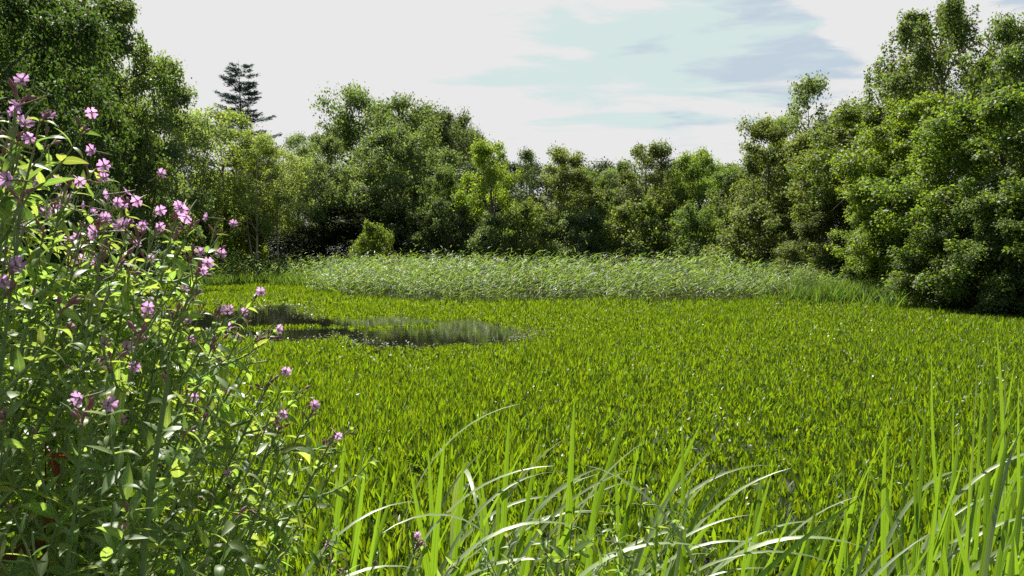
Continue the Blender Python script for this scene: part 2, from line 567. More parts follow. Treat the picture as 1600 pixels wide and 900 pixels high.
# ------------------------------------------------------------------ trees
def tree_meshes(seed, H=10.0, R=3.2, base=0.25, shape='ovoid', limbs=26, subs=6, leaves=30000, leaf=0.13, lw=0.62, sig=0.38,
                droop=0.25, trunk_r=0.16, fork=0, hang=0.0, up=0.5, wob=0.25, clump_share=0.40):
    """one tree standing at the origin: returns (trunk verts/quads, crown verts/quads)"""
    r = np.random.RandomState(seed)
    tb = MB()
    zz = np.linspace(0, 0.86, 9)
    ph = r.uniform(0, 6.28, 2)
    lean = r.uniform(-0.06, 0.06, 2) * H

    def axis(t):
        t = np.asarray(t, float)
        return np.stack([lean[0] * t + wob * np.sin(ph[0] + 4.2 * t) * t, lean[1] * t + wob * np.cos(ph[1] + 3.7 * t) * t, H * t], -1)

    tube(tb, axis(zz), trunk_r * (1.05 - zz) * np.where(zz < .05, 1.35, 1), 8)
    for k in range(fork):
        a = r.uniform(0, 6.28)
        off = np.array([math.cos(a), math.sin(a), 0]) * r.uniform(0.25, 0.6) * R
        t0 = r.uniform(0.0, 0.12)
        ts = np.linspace(0, 1, 7)
        pts = axis(t0 + (0.8 - t0) * ts) + off * (ts ** 0.9)[:, None] + 0.15 * np.sin(ts * 5 + a)[:, None] * np.array([1, -1, 0])
        tube(tb, pts, trunk_r * 0.7 * (1.05 - ts), 6)

    def prof(t):                                             # crown radius at crown height t (0 = lowest limb, 1 = top)
        if shape == 'round':
            return np.sqrt(np.maximum(1 - (2 * t - 0.9) ** 2 * 0.82, 0.02))
        if shape == 'column':
            return 0.75 * np.sqrt(np.maximum(1 - (1.6 * t - 0.6) ** 2 * 0.9, 0.04)) + 0.1 * (1 - t)
        if shape == 'cone':
            return 1.0 - 0.88 * t
        if shape == 'bush':
            return np.sqrt(np.maximum(1 - t ** 2 * 0.97, 0.02))
        return np.maximum(np.sin(np.pi * np.clip(0.16 + 0.80 * t, 0, 1)) ** 0.75, 0.12)

    C = []
    tl = np.linspace(0.0, 1.0, limbs) ** 0.9
    for i in range(limbs):
        t = float(np.clip(tl[i] + r.uniform(-0.03, 0.03), 0, 1))
        az_ = i * 2.4 + r.uniform(-0.5, 0.5)
        rad = R * float(prof(t)) * r.uniform(0.72, 1.18)
        hz = base + (1 - base) * t
        rise = (0.60 + 0.55 * t) * rad * r.uniform(0.5, 1.3) * (0.15 if shape == 'cone' else 1.0)
        z_at = max(0.02, hz - rise / H * (0.8 if shape != 'cone' else 0.0))
        p0 = axis(min(z_at, 0.92))
        d = np.array([math.cos(az_), math.sin(az_), 0.0])
        ts = np.linspace(0, 1, 6)
        sag = droop * rad * (ts ** 2.2) * 0.7
        side = np.array([-d[1], d[0], 0]) * r.uniform(-0.22, 0.22) * rad
        pts = p0 + d * (rad * ts)[:, None] + np.array([0, 0, 1.0]) * (rise * np.sqrt(ts + 1e-6) - sag)[:, None] + side * (ts ** 2)[:, None]
        tube(tb, pts, (trunk_r * 0.36 * (1 - 0.55 * t) * (rad / R) + 0.01) * (1.05 - ts), 5)
        C.append(pts[3:] + r.normal(size=(3, 3)) * 0.12)
        for k in range(subs):
            u = r.uniform(0.3, 1.0)
            a0 = np.array([np.interp(u, ts, pts[:, j]) for j in range(3)])
            dv = unit(d * r.uniform(0.2, 0.9) + np.array([-d[1], d[0], 0]) * r.uniform(-1, 1) + np.array([0, 0, r.uniform(-0.35, 0.7)]))
            ln = rad * r.uniform(0.22, 0.48) + 0.25
            us = np.linspace(0, 1, 4)
            bp_ = a0 + dv * (ln * us)[:, None] - np.array([0, 0, 1.]) * (droop * 0.8 * ln * us ** 2)[:, None]
            tube(tb, bp_, (0.022 + 0.01 * (1 - u)) * (1.1 - us), 4)
            C.append(bp_[1:] + r.normal(size=(3, 3)) * 0.06)
    C = np.concatenate(C)
    # foliage grows in clumps: each a flattened mass of leaves lying mostly over its upper and outer side
    nc = int(len(C) * clump_share)
    C = C[r.permutation(len(C))[:nc]]
    rc = sig * r.gamma(6.0, 1 / 6.0, nc)
    wgt = rc ** 1.8 * r.uniform(0.5, 1.3, nc)
    wgt /= wgt.sum()
    idx = r.choice(nc, leaves, p=wgt)
    u_ = rand_dirs(leaves, r)
    u_[:, 2] = np.abs(u_[:, 2]) * np.where(r.uniform(size=leaves) < 0.78, 1, -1)
    axc = axis(np.clip(C[:, 2] / H, 0, 1))
    oc = unit((C - axc) * np.array([1, 1, 0.5]) + 1e-4)[idx]
    u_ = unit(u_ + oc * 0.35)
    rr_ = r.uniform(size=leaves) ** 0.45
    stray = r.uniform(size=leaves) < 0.16
    rr_ = np.where(stray, r.uniform(0.8, 1.4, leaves), rr_)
    g = u_ * (rr_ * rc[idx])[:, None] * np.array([1.0, 1.0, 1.05])
    if hang:
        hz_ = r.exponential(hang, leaves)
        g = g * np.array([.5, .5, .5])
        g[:, 2] -= hz_
    P = C[idx] + g
    N = unit(u_ * 0.65 + oc * 0.25 + np.array([0, 0, up]) + r.normal(size=(leaves, 3)) * 0.42)
    D = unit(r.normal(size=(leaves, 3)) + u_ * 0.7 + np.array([0, 0, -0.35 - hang]))
    L = leaf * r.uniform(0.6, 1.35, leaves)
    P[:, 2] = np.maximum(P[:, 2], 0.05 + 0.2 * r.uniform(size=leaves))
    v, q = kites(P, D, N, L, L * lw * r.uniform(0.8, 1.2, leaves), 0.18)
    return tb, (v, q)


PROTO = {}


def proto(name, **kw):
    tb, (v, q) = tree_meshes(**kw)
    PROTO[name] = (tb.mesh('trunk', M_BARK, smooth=True), new_mesh('crown', v, q, None, M_GLOSS if name.startswith('near') else M_TREE), kw.get('H', 10.0), kw.get('R', 3.2), (v, q))


proto('oak', seed=11, shape='round', R=4.2, base=0.22, limbs=30, subs=7, leaves=36000, leaf=0.18, sig=0.55, trunk_r=0.24, fork=2)
proto('oak_b', seed=12, shape='round', R=4.0, base=0.2, limbs=30, subs=7, leaves=38000, leaf=0.18, sig=0.52, trunk_r=0.22, fork=1)
proto('ash', seed=21, shape='ovoid', R=3.4, base=0.20, limbs=26, subs=6, leaves=21000, leaf=0.17, sig=0.42, trunk_r=0.18, fork=1)
proto('ash_b', seed=22, shape='ovoid', R=3.2, base=0.18, limbs=26, subs=6, leaves=25000, leaf=0.17, sig=0.43, trunk_r=0.17, fork=2)
proto('alder', seed=31, shape='column', R=2.6, base=0.05, limbs=32, subs=6, leaves=27000, leaf=0.16, sig=0.38, trunk_r=0.15, fork=1)
proto('alder_b', seed=32, shape='ovoid', R=2.9, base=0.04, limbs=32, subs=6, leaves=30000, leaf=0.16, sig=0.42, trunk_r=0.15, fork=2)
proto('near_alder', seed=41, shape='ovoid', R=3.2, base=0.03, limbs=36, subs=8, leaves=56000, leaf=0.135, lw=0.7, sig=0.36, trunk_r=0.15, fork=2)
proto('near_bush', seed=42, shape='bush', R=3.8, base=0.02, limbs=38, subs=8, leaves=70000, leaf=0.135, lw=0.72, sig=0.41, trunk_r=0.13, fork=4)
proto('dark_oak', seed=43, shape='round', R=3.8, base=0.06, limbs=36, subs=8, leaves=56000, leaf=0.145, lw=0.7, sig=0.47, trunk_r=0.22, fork=2)
proto('birch', seed=51, shape='ovoid', R=2.5, base=0.36, limbs=26, subs=6, leaves=16000, leaf=0.125, sig=0.36, droop=0.45, trunk_r=0.095, up=0.3)
proto('birch_b', seed=52, shape='ovoid', R=2.7, base=0.30, limbs=26, subs=6, leaves=19000, leaf=0.125, sig=0.38, droop=0.5, trunk_r=0.095, fork=1, up=0.3)
proto('weeping', seed=61, shape='ovoid', R=2.9, base=0.2, limbs=32, subs=7, leaves=60000, leaf=0.10, sig=0.30, droop=0.6, trunk_r=0.15, hang=0.42, up=0.1, clump_share=0.6)
proto('spindly', seed=73, shape='cone', R=3.0, base=0.12, limbs=34, subs=5, leaves=6500, leaf=0.16, sig=0.36, droop=-0.1, trunk_r=0.10, clump_share=0.8)
proto('bush', seed=81, shape='bush', H=4.0, R=2.4, base=0.04, limbs=28, subs=6, leaves=15000, leaf=0.15, sig=0.32, trunk_r=0.07, fork=4)
proto('bush_b', seed=82, shape='ovoid', H=4.0, R=1.8, base=0.03, limbs=28, subs=6, leaves=13000, leaf=0.15, sig=0.27, trunk_r=0.07, fork=3)


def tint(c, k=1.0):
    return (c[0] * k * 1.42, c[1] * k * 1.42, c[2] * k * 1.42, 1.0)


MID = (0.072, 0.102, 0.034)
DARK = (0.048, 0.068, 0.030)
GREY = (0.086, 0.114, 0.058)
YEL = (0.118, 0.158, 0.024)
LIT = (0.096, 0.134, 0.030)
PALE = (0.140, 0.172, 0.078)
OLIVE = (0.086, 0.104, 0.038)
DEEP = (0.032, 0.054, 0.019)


def tree(kind, name, cat, px, py, d, wpx, col, label, group, bark=(1, 1, 1), rot=None, zs=None):
    tm, cm, H, R, _ = PROTO[kind]
    top = W(px, py, d)
    x, y = float(top[0]), float(d)
    gz = float(ground_z(np.array([x]), np.array([y]))[0]) if not in_poly(np.array([x]), np.array([y]), POND)[0] else 0.0
    h = (top[2] - gz) * 0.985
    rad = wpx / 2 / F * d
    root = thing(name, label, cat, (x, y, gz - 0.05), group)
    root.rotation_euler = (0, 0, rs.uniform(0, 6.28) if rot is None else rot)
    s = rad / (R * 1.05)
    root.scale = (s, s, h / H)
    a = link('trunk', tm, root)
    a.color = (*bark, 1.0)
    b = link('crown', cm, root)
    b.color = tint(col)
    return root


BIRCH_BARK = (3.2, 3.2, 3.1)
GREY_BARK = (1.7, 1.6, 1.5)
gl, gb, gc, gr, gs = 'trees on the left bank', 'slender trees left of centre', 'trees across the pond', 'trees on the right bank', 'bushes at the pond edge'
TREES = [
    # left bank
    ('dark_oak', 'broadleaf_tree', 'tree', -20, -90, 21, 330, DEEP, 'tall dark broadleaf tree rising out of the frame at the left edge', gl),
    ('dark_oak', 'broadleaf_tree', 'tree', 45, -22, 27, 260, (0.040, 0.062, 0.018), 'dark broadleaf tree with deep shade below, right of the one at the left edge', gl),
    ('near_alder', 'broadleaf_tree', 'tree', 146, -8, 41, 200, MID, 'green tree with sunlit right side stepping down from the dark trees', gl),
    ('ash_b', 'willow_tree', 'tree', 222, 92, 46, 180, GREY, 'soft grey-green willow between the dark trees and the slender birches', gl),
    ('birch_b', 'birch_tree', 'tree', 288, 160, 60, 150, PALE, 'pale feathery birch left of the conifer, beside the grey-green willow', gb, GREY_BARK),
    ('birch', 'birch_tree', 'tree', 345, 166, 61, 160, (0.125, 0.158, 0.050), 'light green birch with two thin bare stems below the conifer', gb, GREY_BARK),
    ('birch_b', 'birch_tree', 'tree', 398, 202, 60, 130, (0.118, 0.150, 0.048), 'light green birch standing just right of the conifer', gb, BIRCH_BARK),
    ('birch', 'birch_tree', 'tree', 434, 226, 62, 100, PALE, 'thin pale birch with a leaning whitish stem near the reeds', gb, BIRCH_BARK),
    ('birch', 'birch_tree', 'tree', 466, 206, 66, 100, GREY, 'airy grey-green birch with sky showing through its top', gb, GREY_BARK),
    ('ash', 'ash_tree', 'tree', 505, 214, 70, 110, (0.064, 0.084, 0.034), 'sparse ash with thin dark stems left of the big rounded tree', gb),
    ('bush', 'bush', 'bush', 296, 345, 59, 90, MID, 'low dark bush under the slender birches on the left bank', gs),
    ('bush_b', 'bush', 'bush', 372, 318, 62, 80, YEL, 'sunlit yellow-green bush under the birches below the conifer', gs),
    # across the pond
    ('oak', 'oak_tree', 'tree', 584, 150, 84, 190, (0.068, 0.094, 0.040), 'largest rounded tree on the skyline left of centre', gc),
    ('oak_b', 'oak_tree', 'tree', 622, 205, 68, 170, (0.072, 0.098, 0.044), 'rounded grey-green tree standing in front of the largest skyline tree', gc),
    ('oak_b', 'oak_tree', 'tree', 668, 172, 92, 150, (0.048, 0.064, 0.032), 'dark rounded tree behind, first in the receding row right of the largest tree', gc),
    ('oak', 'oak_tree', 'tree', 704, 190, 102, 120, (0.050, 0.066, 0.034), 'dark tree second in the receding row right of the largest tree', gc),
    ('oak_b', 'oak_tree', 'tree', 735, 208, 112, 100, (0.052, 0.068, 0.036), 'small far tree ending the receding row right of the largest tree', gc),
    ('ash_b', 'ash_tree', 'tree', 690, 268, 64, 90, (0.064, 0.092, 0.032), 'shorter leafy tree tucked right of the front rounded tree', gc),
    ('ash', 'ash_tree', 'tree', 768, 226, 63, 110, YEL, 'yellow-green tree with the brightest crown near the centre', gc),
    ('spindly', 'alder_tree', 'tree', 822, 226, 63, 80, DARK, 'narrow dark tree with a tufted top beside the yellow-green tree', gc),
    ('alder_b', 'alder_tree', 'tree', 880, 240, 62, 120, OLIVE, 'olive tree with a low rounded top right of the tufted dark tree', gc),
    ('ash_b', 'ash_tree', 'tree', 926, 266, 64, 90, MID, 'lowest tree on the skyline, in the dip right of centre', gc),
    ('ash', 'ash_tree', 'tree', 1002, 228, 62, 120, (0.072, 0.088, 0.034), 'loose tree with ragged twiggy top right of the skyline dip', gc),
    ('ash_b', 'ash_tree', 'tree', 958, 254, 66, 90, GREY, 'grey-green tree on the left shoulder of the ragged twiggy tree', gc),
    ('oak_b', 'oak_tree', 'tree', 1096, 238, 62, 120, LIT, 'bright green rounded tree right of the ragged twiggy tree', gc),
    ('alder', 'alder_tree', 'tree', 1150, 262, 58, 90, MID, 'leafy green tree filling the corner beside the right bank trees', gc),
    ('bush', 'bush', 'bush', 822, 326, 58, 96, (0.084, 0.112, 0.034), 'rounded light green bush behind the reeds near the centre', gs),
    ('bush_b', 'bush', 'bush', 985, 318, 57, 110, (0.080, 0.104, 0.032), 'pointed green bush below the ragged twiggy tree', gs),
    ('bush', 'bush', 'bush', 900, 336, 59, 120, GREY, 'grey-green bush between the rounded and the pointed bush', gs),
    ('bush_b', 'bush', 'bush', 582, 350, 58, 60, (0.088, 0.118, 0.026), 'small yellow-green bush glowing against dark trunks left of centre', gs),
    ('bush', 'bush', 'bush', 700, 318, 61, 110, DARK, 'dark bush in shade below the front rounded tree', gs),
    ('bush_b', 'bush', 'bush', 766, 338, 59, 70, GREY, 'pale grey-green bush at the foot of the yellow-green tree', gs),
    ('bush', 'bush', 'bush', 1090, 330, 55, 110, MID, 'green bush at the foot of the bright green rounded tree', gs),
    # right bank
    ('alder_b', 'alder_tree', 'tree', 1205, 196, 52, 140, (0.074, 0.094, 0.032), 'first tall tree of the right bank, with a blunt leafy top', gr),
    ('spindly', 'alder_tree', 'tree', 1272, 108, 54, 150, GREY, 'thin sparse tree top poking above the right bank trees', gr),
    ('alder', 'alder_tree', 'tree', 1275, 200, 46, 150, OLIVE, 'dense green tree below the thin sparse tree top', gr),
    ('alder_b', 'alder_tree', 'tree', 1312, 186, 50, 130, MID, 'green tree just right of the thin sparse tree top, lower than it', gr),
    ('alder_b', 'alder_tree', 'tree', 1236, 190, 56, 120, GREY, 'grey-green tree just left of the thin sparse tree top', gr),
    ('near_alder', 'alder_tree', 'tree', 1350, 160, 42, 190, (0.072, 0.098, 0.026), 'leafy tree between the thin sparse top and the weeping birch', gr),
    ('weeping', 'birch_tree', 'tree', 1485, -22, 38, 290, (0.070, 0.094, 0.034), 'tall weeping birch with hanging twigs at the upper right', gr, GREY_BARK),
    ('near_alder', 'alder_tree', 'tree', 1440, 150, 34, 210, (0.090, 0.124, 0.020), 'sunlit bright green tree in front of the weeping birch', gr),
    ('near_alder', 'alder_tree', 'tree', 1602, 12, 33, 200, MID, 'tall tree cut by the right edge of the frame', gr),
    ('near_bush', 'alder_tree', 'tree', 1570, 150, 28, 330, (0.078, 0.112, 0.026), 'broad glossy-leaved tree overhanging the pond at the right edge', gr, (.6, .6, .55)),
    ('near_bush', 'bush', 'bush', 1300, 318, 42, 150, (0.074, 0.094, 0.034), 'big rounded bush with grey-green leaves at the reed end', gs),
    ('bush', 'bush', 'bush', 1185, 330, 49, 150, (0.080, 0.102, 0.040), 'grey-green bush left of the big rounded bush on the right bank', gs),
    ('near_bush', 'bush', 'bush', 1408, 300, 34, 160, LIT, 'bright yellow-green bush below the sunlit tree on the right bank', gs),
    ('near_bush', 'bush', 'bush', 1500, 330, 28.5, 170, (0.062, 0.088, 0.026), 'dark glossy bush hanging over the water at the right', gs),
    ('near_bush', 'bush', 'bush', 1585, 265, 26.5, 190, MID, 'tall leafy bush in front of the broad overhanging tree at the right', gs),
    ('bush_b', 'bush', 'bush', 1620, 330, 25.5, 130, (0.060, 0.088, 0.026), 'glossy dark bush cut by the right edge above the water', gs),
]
for a in TREES:
    tree(*a)

# the conifer that stands above the birches
def pine():
    r = np.random.RandomState(5)
    top = W(375, 94, 80)
    H = float(top[2]) - 0.8
    root = thing('pine_tree', 'lone dark conifer with tiered open branches above the birches', 'tree', (top[0], 80, 0.8))
    tb = MB(); nb = MB()
    zz = np.linspace(0, 1, 12)
    tube(tb, np.stack([0.15 * np.sin(zz * 4), 0.1 * np.cos(zz * 3), zz * H], -1), 0.26 * (1.03 - zz), 8)
    tube(tb, np.stack([0.75 * zz ** .5, 0.3 * zz, 0.35 * H + zz * H * 0.58], -1), 0.15 * (1.03 - zz), 7)
    z = 0.34 * H
    P = []; D = []; L = []; Wd = []
    while z < H * 0.985:
        t = (z / H - 0.34) / 0.66
        for k in range(r.randint(4, 6)):
            a = r.uniform(0, 6.28)
            ln = (4.0 * (1 - t) ** 0.7 + 0.5) * r.uniform(0.55, 1.2)
            d = np.array([math.cos(a), math.sin(a), 0])
            ts = np.linspace(0, 1, 6)
            pts = np.array([0.05, 0, z]) + d * (ln * ts)[:, None] + np.array([0, 0, 1.]) * (ln * (-0.10 * ts + 0.26 * ts ** 2.2) + 0.05 * t)[:, None]
            tube(tb, pts, 0.05 * (1.1 - ts) * (1.2 - t), 4)
            n = int(95 * ln)
            u = r.uniform(0.22, 1.02, n)
            c = np.stack([np.interp(u, ts, pts[:, j]) for j in range(3)], -1)
            sd = np.array([-d[1], d[0], 0])
            off = r.normal(size=n) * 0.28 * ln * (1.05 - u) ** 0.6 * 0.9
            P.append(c + np.array([0, 0, -0.02]) + sd * off[:, None] + r.normal(size=(n, 3)) * np.array([.08, .08, .06]))
            D.append(d * 0.8 + sd * np.sign(off)[:, None] * 0.7 + r.normal(size=(n, 3)) * 0.25 + np.array([0, 0, 0.18]))
            L.append(r.uniform(0.22, 0.46, n)); Wd.append(r.uniform(0.06, 0.12, n))
        z += H * r.uniform(0.021, 0.033)
    P = np.concatenate(P); D = np.concatenate(D); L = np.concatenate(L); Wd = np.concatenate(Wd)
    N = np.array([0, 0, 1.0]) + r.normal(size=P.shape) * 0.5
    v, q = kites(P, D, N, L, Wd, 0.1)
    a = link('trunk', tb.mesh('trunk', M_BARK, smooth=True), root); a.color = (0.8, 0.8, 0.9, 1)
    link('crown', new_mesh('crown', v, q, None, M_PINE), root)


pine()

# the wood behind the front rows, one mass of crowns nobody can tell apart
def far_woods():
    r = np.random.RandomState(77)
    V = []; Q = []; k = 0
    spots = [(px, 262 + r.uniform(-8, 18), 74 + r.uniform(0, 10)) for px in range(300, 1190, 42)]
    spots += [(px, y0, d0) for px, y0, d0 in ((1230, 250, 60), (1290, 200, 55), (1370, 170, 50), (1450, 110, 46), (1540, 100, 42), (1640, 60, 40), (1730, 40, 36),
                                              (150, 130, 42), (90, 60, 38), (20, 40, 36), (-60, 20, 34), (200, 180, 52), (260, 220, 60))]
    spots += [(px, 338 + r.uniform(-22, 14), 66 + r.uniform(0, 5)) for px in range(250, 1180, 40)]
    for i, (px, py, d) in enumerate(spots):
        v, q = PROTO[('alder', 'ash_b', 'alder_b')[i % 3]][4]
        keep = r.permutation(len(q))[:12000]
        vv = v.reshape(-1, 4, 3)[keep].reshape(-1, 3)
        top = W(px, py, d)
        h = top[2] - 0.7
        s = (34 * 1.6) / F * d / 2.6 * r.uniform(0.9, 1.3)
        a = r.uniform(0, 6.28)
        ca, sa = math.cos(a), math.sin(a)
        p = np.stack([(vv[:, 0] * ca - vv[:, 1] * sa) * s + top[0], (vv[:, 0] * sa + vv[:, 1] * ca) * s + d, vv[:, 2] * h / 10 + 0.7], -1)
        V.append(p); Q.append(np.arange(len(p)).reshape(-1, 4) + k); k += len(p)
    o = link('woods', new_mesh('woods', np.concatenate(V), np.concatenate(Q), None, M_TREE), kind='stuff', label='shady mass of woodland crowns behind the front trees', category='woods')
    o.color = (0.030, 0.046, 0.020, 1)  # canopy shade put into the colour: crowns darker than the front trees


far_woods()

# low leafy growth on the banks under the trees
def undergrowth():
    r = np.random.RandomState(78)
    n = 5200
    x = np.concatenate([r.uniform(-30, 26, n), r.uniform(-32, -8, 1200), r.uniform(15, 26, 1300)])
    y = np.concatenate([r.uniform(56, 67, n), r.uniform(14, 58, 1200), r.uniform(18, 56, 1300)])
    d = poly_dist(x, y, POND)
    ok = (d > -0.3) & (d < 9)
    x = x[ok]; y = y[ok]; z = ground_z(x, y)
    m = 26
    P = np.repeat(np.stack([x, y, z], -1), m, 0)
    hh = np.repeat(r.gamma(2.2, 0.24, len(x)), m)
    u = r.uniform(0, 1, len(P))
    P = P + r.normal(size=P.shape) * np.array([.32, .32, 0]) + np.stack([0 * u, 0 * u, u * hh], -1)
    L = r.uniform(0.1, 0.24, len(P))
    v, q = kites(P, rand_dirs(len(P), r) + np.array([0, 0, .3]), rand_dirs(len(P), r) * 0.7 + np.array([0, 0, .8]), L, L * .5)
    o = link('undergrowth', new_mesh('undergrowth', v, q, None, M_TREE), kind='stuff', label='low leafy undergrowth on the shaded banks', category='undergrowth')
    o.color = (0.040, 0.066, 0.022, 1)  # leaf colour darkened to stand for the shade under the trees


undergrowth()

# ------------------------------------------------------------------ the pond's plants
POOL_PX = [(307, 490), (356, 487), (409, 484), (412, 477), (461, 476), (469, 489), (487, 498), (560, 498), (619, 496), (675, 500), (731, 500), (769, 506), (805, 513), (824, 520),
           (790, 534), (712, 541), (605, 540), (560, 537), (544, 527), (520, 521), (500, 528), (476, 532), (412, 533), (350, 524), (307, 514), (250, 512), (250, 492)]
POOL = np.array([G(*p) for p in POOL_PX])
BED_PX = [(330, 447), (430, 446), (486, 449), (500, 459), (540, 466), (640, 471), (760, 475), (860, 474), (930, 470), (1000, 475), (1100, 473), (1180, 470), (1260, 467), (1330, 468)]
BED = np.array([G(*p) for p in BED_PX] + [(17, 44), (20.5, 54), (12, 58.5), (-4, 59), (-16, 58), (-24, 59), (-25, 52)])


def pond_plants():
    r = np.random.RandomState(3)
    VV = []; QQ = []; TT = []; k = 0
    bands = [(3.2, 8, 125, 9, 0.8), (8, 13, 110, 9, 0.8), (13, 20, 80, 8, 0.85), (20, 30, 46, 8, 1.0), (30, 46, 15, 7, 1.3), (46, 58, 10, 6, 1.5)]
    for y0, y1, dens, m, sz in bands:
        n = int((y1 - y0) * 46 * dens)
        x = r.uniform(-25, 21, n); y = r.uniform(y0, y1, n)
        d = poly_dist(x, y, POND)
        rag = 0.28 * np.sin(x * 2.3 + 1) + 0.2 * np.sin(x * 5.1 + y)
        dp = poly_dist(x + r.normal(size=n) * 0.12, y + rag + r.normal(size=n) * 0.15, POOL) - 0.12
        dp = np.where((np.abs(x + 4.6 + 0.3 * np.sin(y)) < 2.6) & (np.abs(y - 21.9 - 0.25 * np.sin(x * 2)) < 0.45) & (r.uniform(size=n) < 0.8), 0.5, dp)
        db = poly_dist(x, y, BED)
        ok = (d < -0.05) & (dp > 0.0) & (db > -1.2) & (np.abs(x) < 0.66 * y + 3.5)
        ok &= (r.uniform(size=n) < np.clip(0.35 + dp * 0.6, 0, 1))
        x = x[ok]; y = y[ok]; dp = dp[ok]
        n = len(x)
        hs = (0.78 + 0.30 * np.sin(x * 0.9 + 0.7 * np.sin(y * 0.5)) * np.sin(y * 0.45 + 1.0) + r.uniform(-0.12, 0.12, n)) * np.clip(0.42 + dp * 0.28, 0.4, 1.0)
        P = np.repeat(np.stack([x, y, np.full(n, -0.01)], -1), m, 0)
        hs = np.repeat(hs, m)
        N_ = len(P)
        a = r.uniform(0, 6.28, N_)
        tilt = np.where(r.uniform(size=N_) < 0.15, r.uniform(0.8, 1.45, N_), np.abs(r.normal(size=N_)) * 0.36 + 0.05)
        hd = np.stack([np.cos(a), np.sin(a), np.zeros(N_)], -1)
        D = hd * np.sin(tilt)[:, None] + np.array([0, 0, 1.]) * np.cos(tilt)[:, None]
        S = np.stack([-np.sin(a), np.cos(a), np.zeros(N_)], -1)
        tw = r.normal(size=N_) * 0.7
        Nn = np.cross(S, D)
        S = S * np.cos(tw)[:, None] + Nn * np.sin(tw)[:, None]
        Nn = np.cross(D, S)
        L = 0.215 * sz ** 0.5 * hs * r.uniform(0.55, 1.25, N_)
        Wd = 0.029 * sz * r.uniform(0.6, 1.3, N_)
        P = P + hd * (r.uniform(0.0, 0.09, N_) * sz)[:, None]
        v, q, t = flat_blades(P, D, S, Nn, L, Wd, r.uniform(-0.05, 0.3, N_))
        VV.append(v); QQ.append(q + k); TT.append(t + k); k += len(v)
    link('pond_plants', new_mesh('pond_plants', np.concatenate(VV), np.concatenate(QQ), np.concatenate(TT), M_PLANT), kind='stuff',
         label='dense bright green water plants standing all over the pond', category='water plants')

    # scattered white specks painted as leaf glints, and dead pale leaf ends among them
    n = 5200
    x = r.uniform(-20, 19, n); y = 6 + 34 * r.uniform(size=n) ** 0.8
    ok = (poly_dist(x, y, POND) < -0.6) & (poly_dist(x, y, POOL) > 0.1) & (poly_dist(x, y, BED) > 0)
    x = x[ok]; y = y[ok]; n = len(x)
    z = r.uniform(0.08, 0.2, n)
    # a drift of them, painted as glitter, along the near rim of the open pool
    m = 2600
    xr = r.uniform(-11, 2.5, m); yr = r.uniform(15.5, 20.5, m)
    dr = poly_dist(xr, yr, POOL)
    kr = (dr > -0.35) & (dr < 0.5) & (np.sin(xr * 1.7) + 0.5 * np.sin(xr * 4.3) + r.normal(size=m) * 0.4 > 0.1)
    x = np.concatenate([x, xr[kr]]); y = np.concatenate([y, yr[kr]]); z = np.concatenate([z, r.uniform(0.01, 0.1, int(kr.sum()))]); n = len(x)
    L = r.uniform(0.02, 0.06, n)
    v, q = kites(np.stack([x, y, z], -1), rand_dirs(n, r), rand_dirs(n, r), L, L * r.uniform(0.3, 0.7, n))
    link('glint_specks', new_mesh('glint_specks', v, q, None, M_GLINT), kind='stuff', label='tiny white specks painted as glints and dead leaf ends over the water plants', category='flowers')

    # leaves floating flat at the rim of the open pool
    n = 30000
    x = r.uniform(-13, 3, n); y = r.uniform(16, 36, n)
    dp = poly_dist(x, y, POOL)
    ok = (dp > -0.5) & (dp < 0.7) & (r.uniform(size=n) < np.exp(-np.abs(dp - 0.2) * 4.0))
    isl = (poly_dist(x, y, POOL) < 0) & (np.sin(x * 2.1 + 0.6) * np.sin(y * 0.9 + x * 0.35) > 0.97) & (r.uniform(size=n) < 0.5)
    ok |= isl
    x = x[ok]; y = y[ok]; n = len(x)
    L = r.uniform(0.03, 0.09, n)
    a = r.uniform(0, 6.28, n)
    v, q = kites(np.stack([x, y, r.uniform(0.004, 0.03, n)], -1), np.stack([np.cos(a), np.sin(a), r.normal(size=n) * 0.16], -1),
                 np.array([0, 0, 1.]) + r.normal(size=(n, 3)) * 0.16, L, L * 0.8, 0.03)
    link('floating_leaves', new_mesh('floating_leaves', v, q, None, M_FLOAT), kind='stuff', label='small flat leaves floating at the rim of the open water', category='floating leaves')


pond_plants()


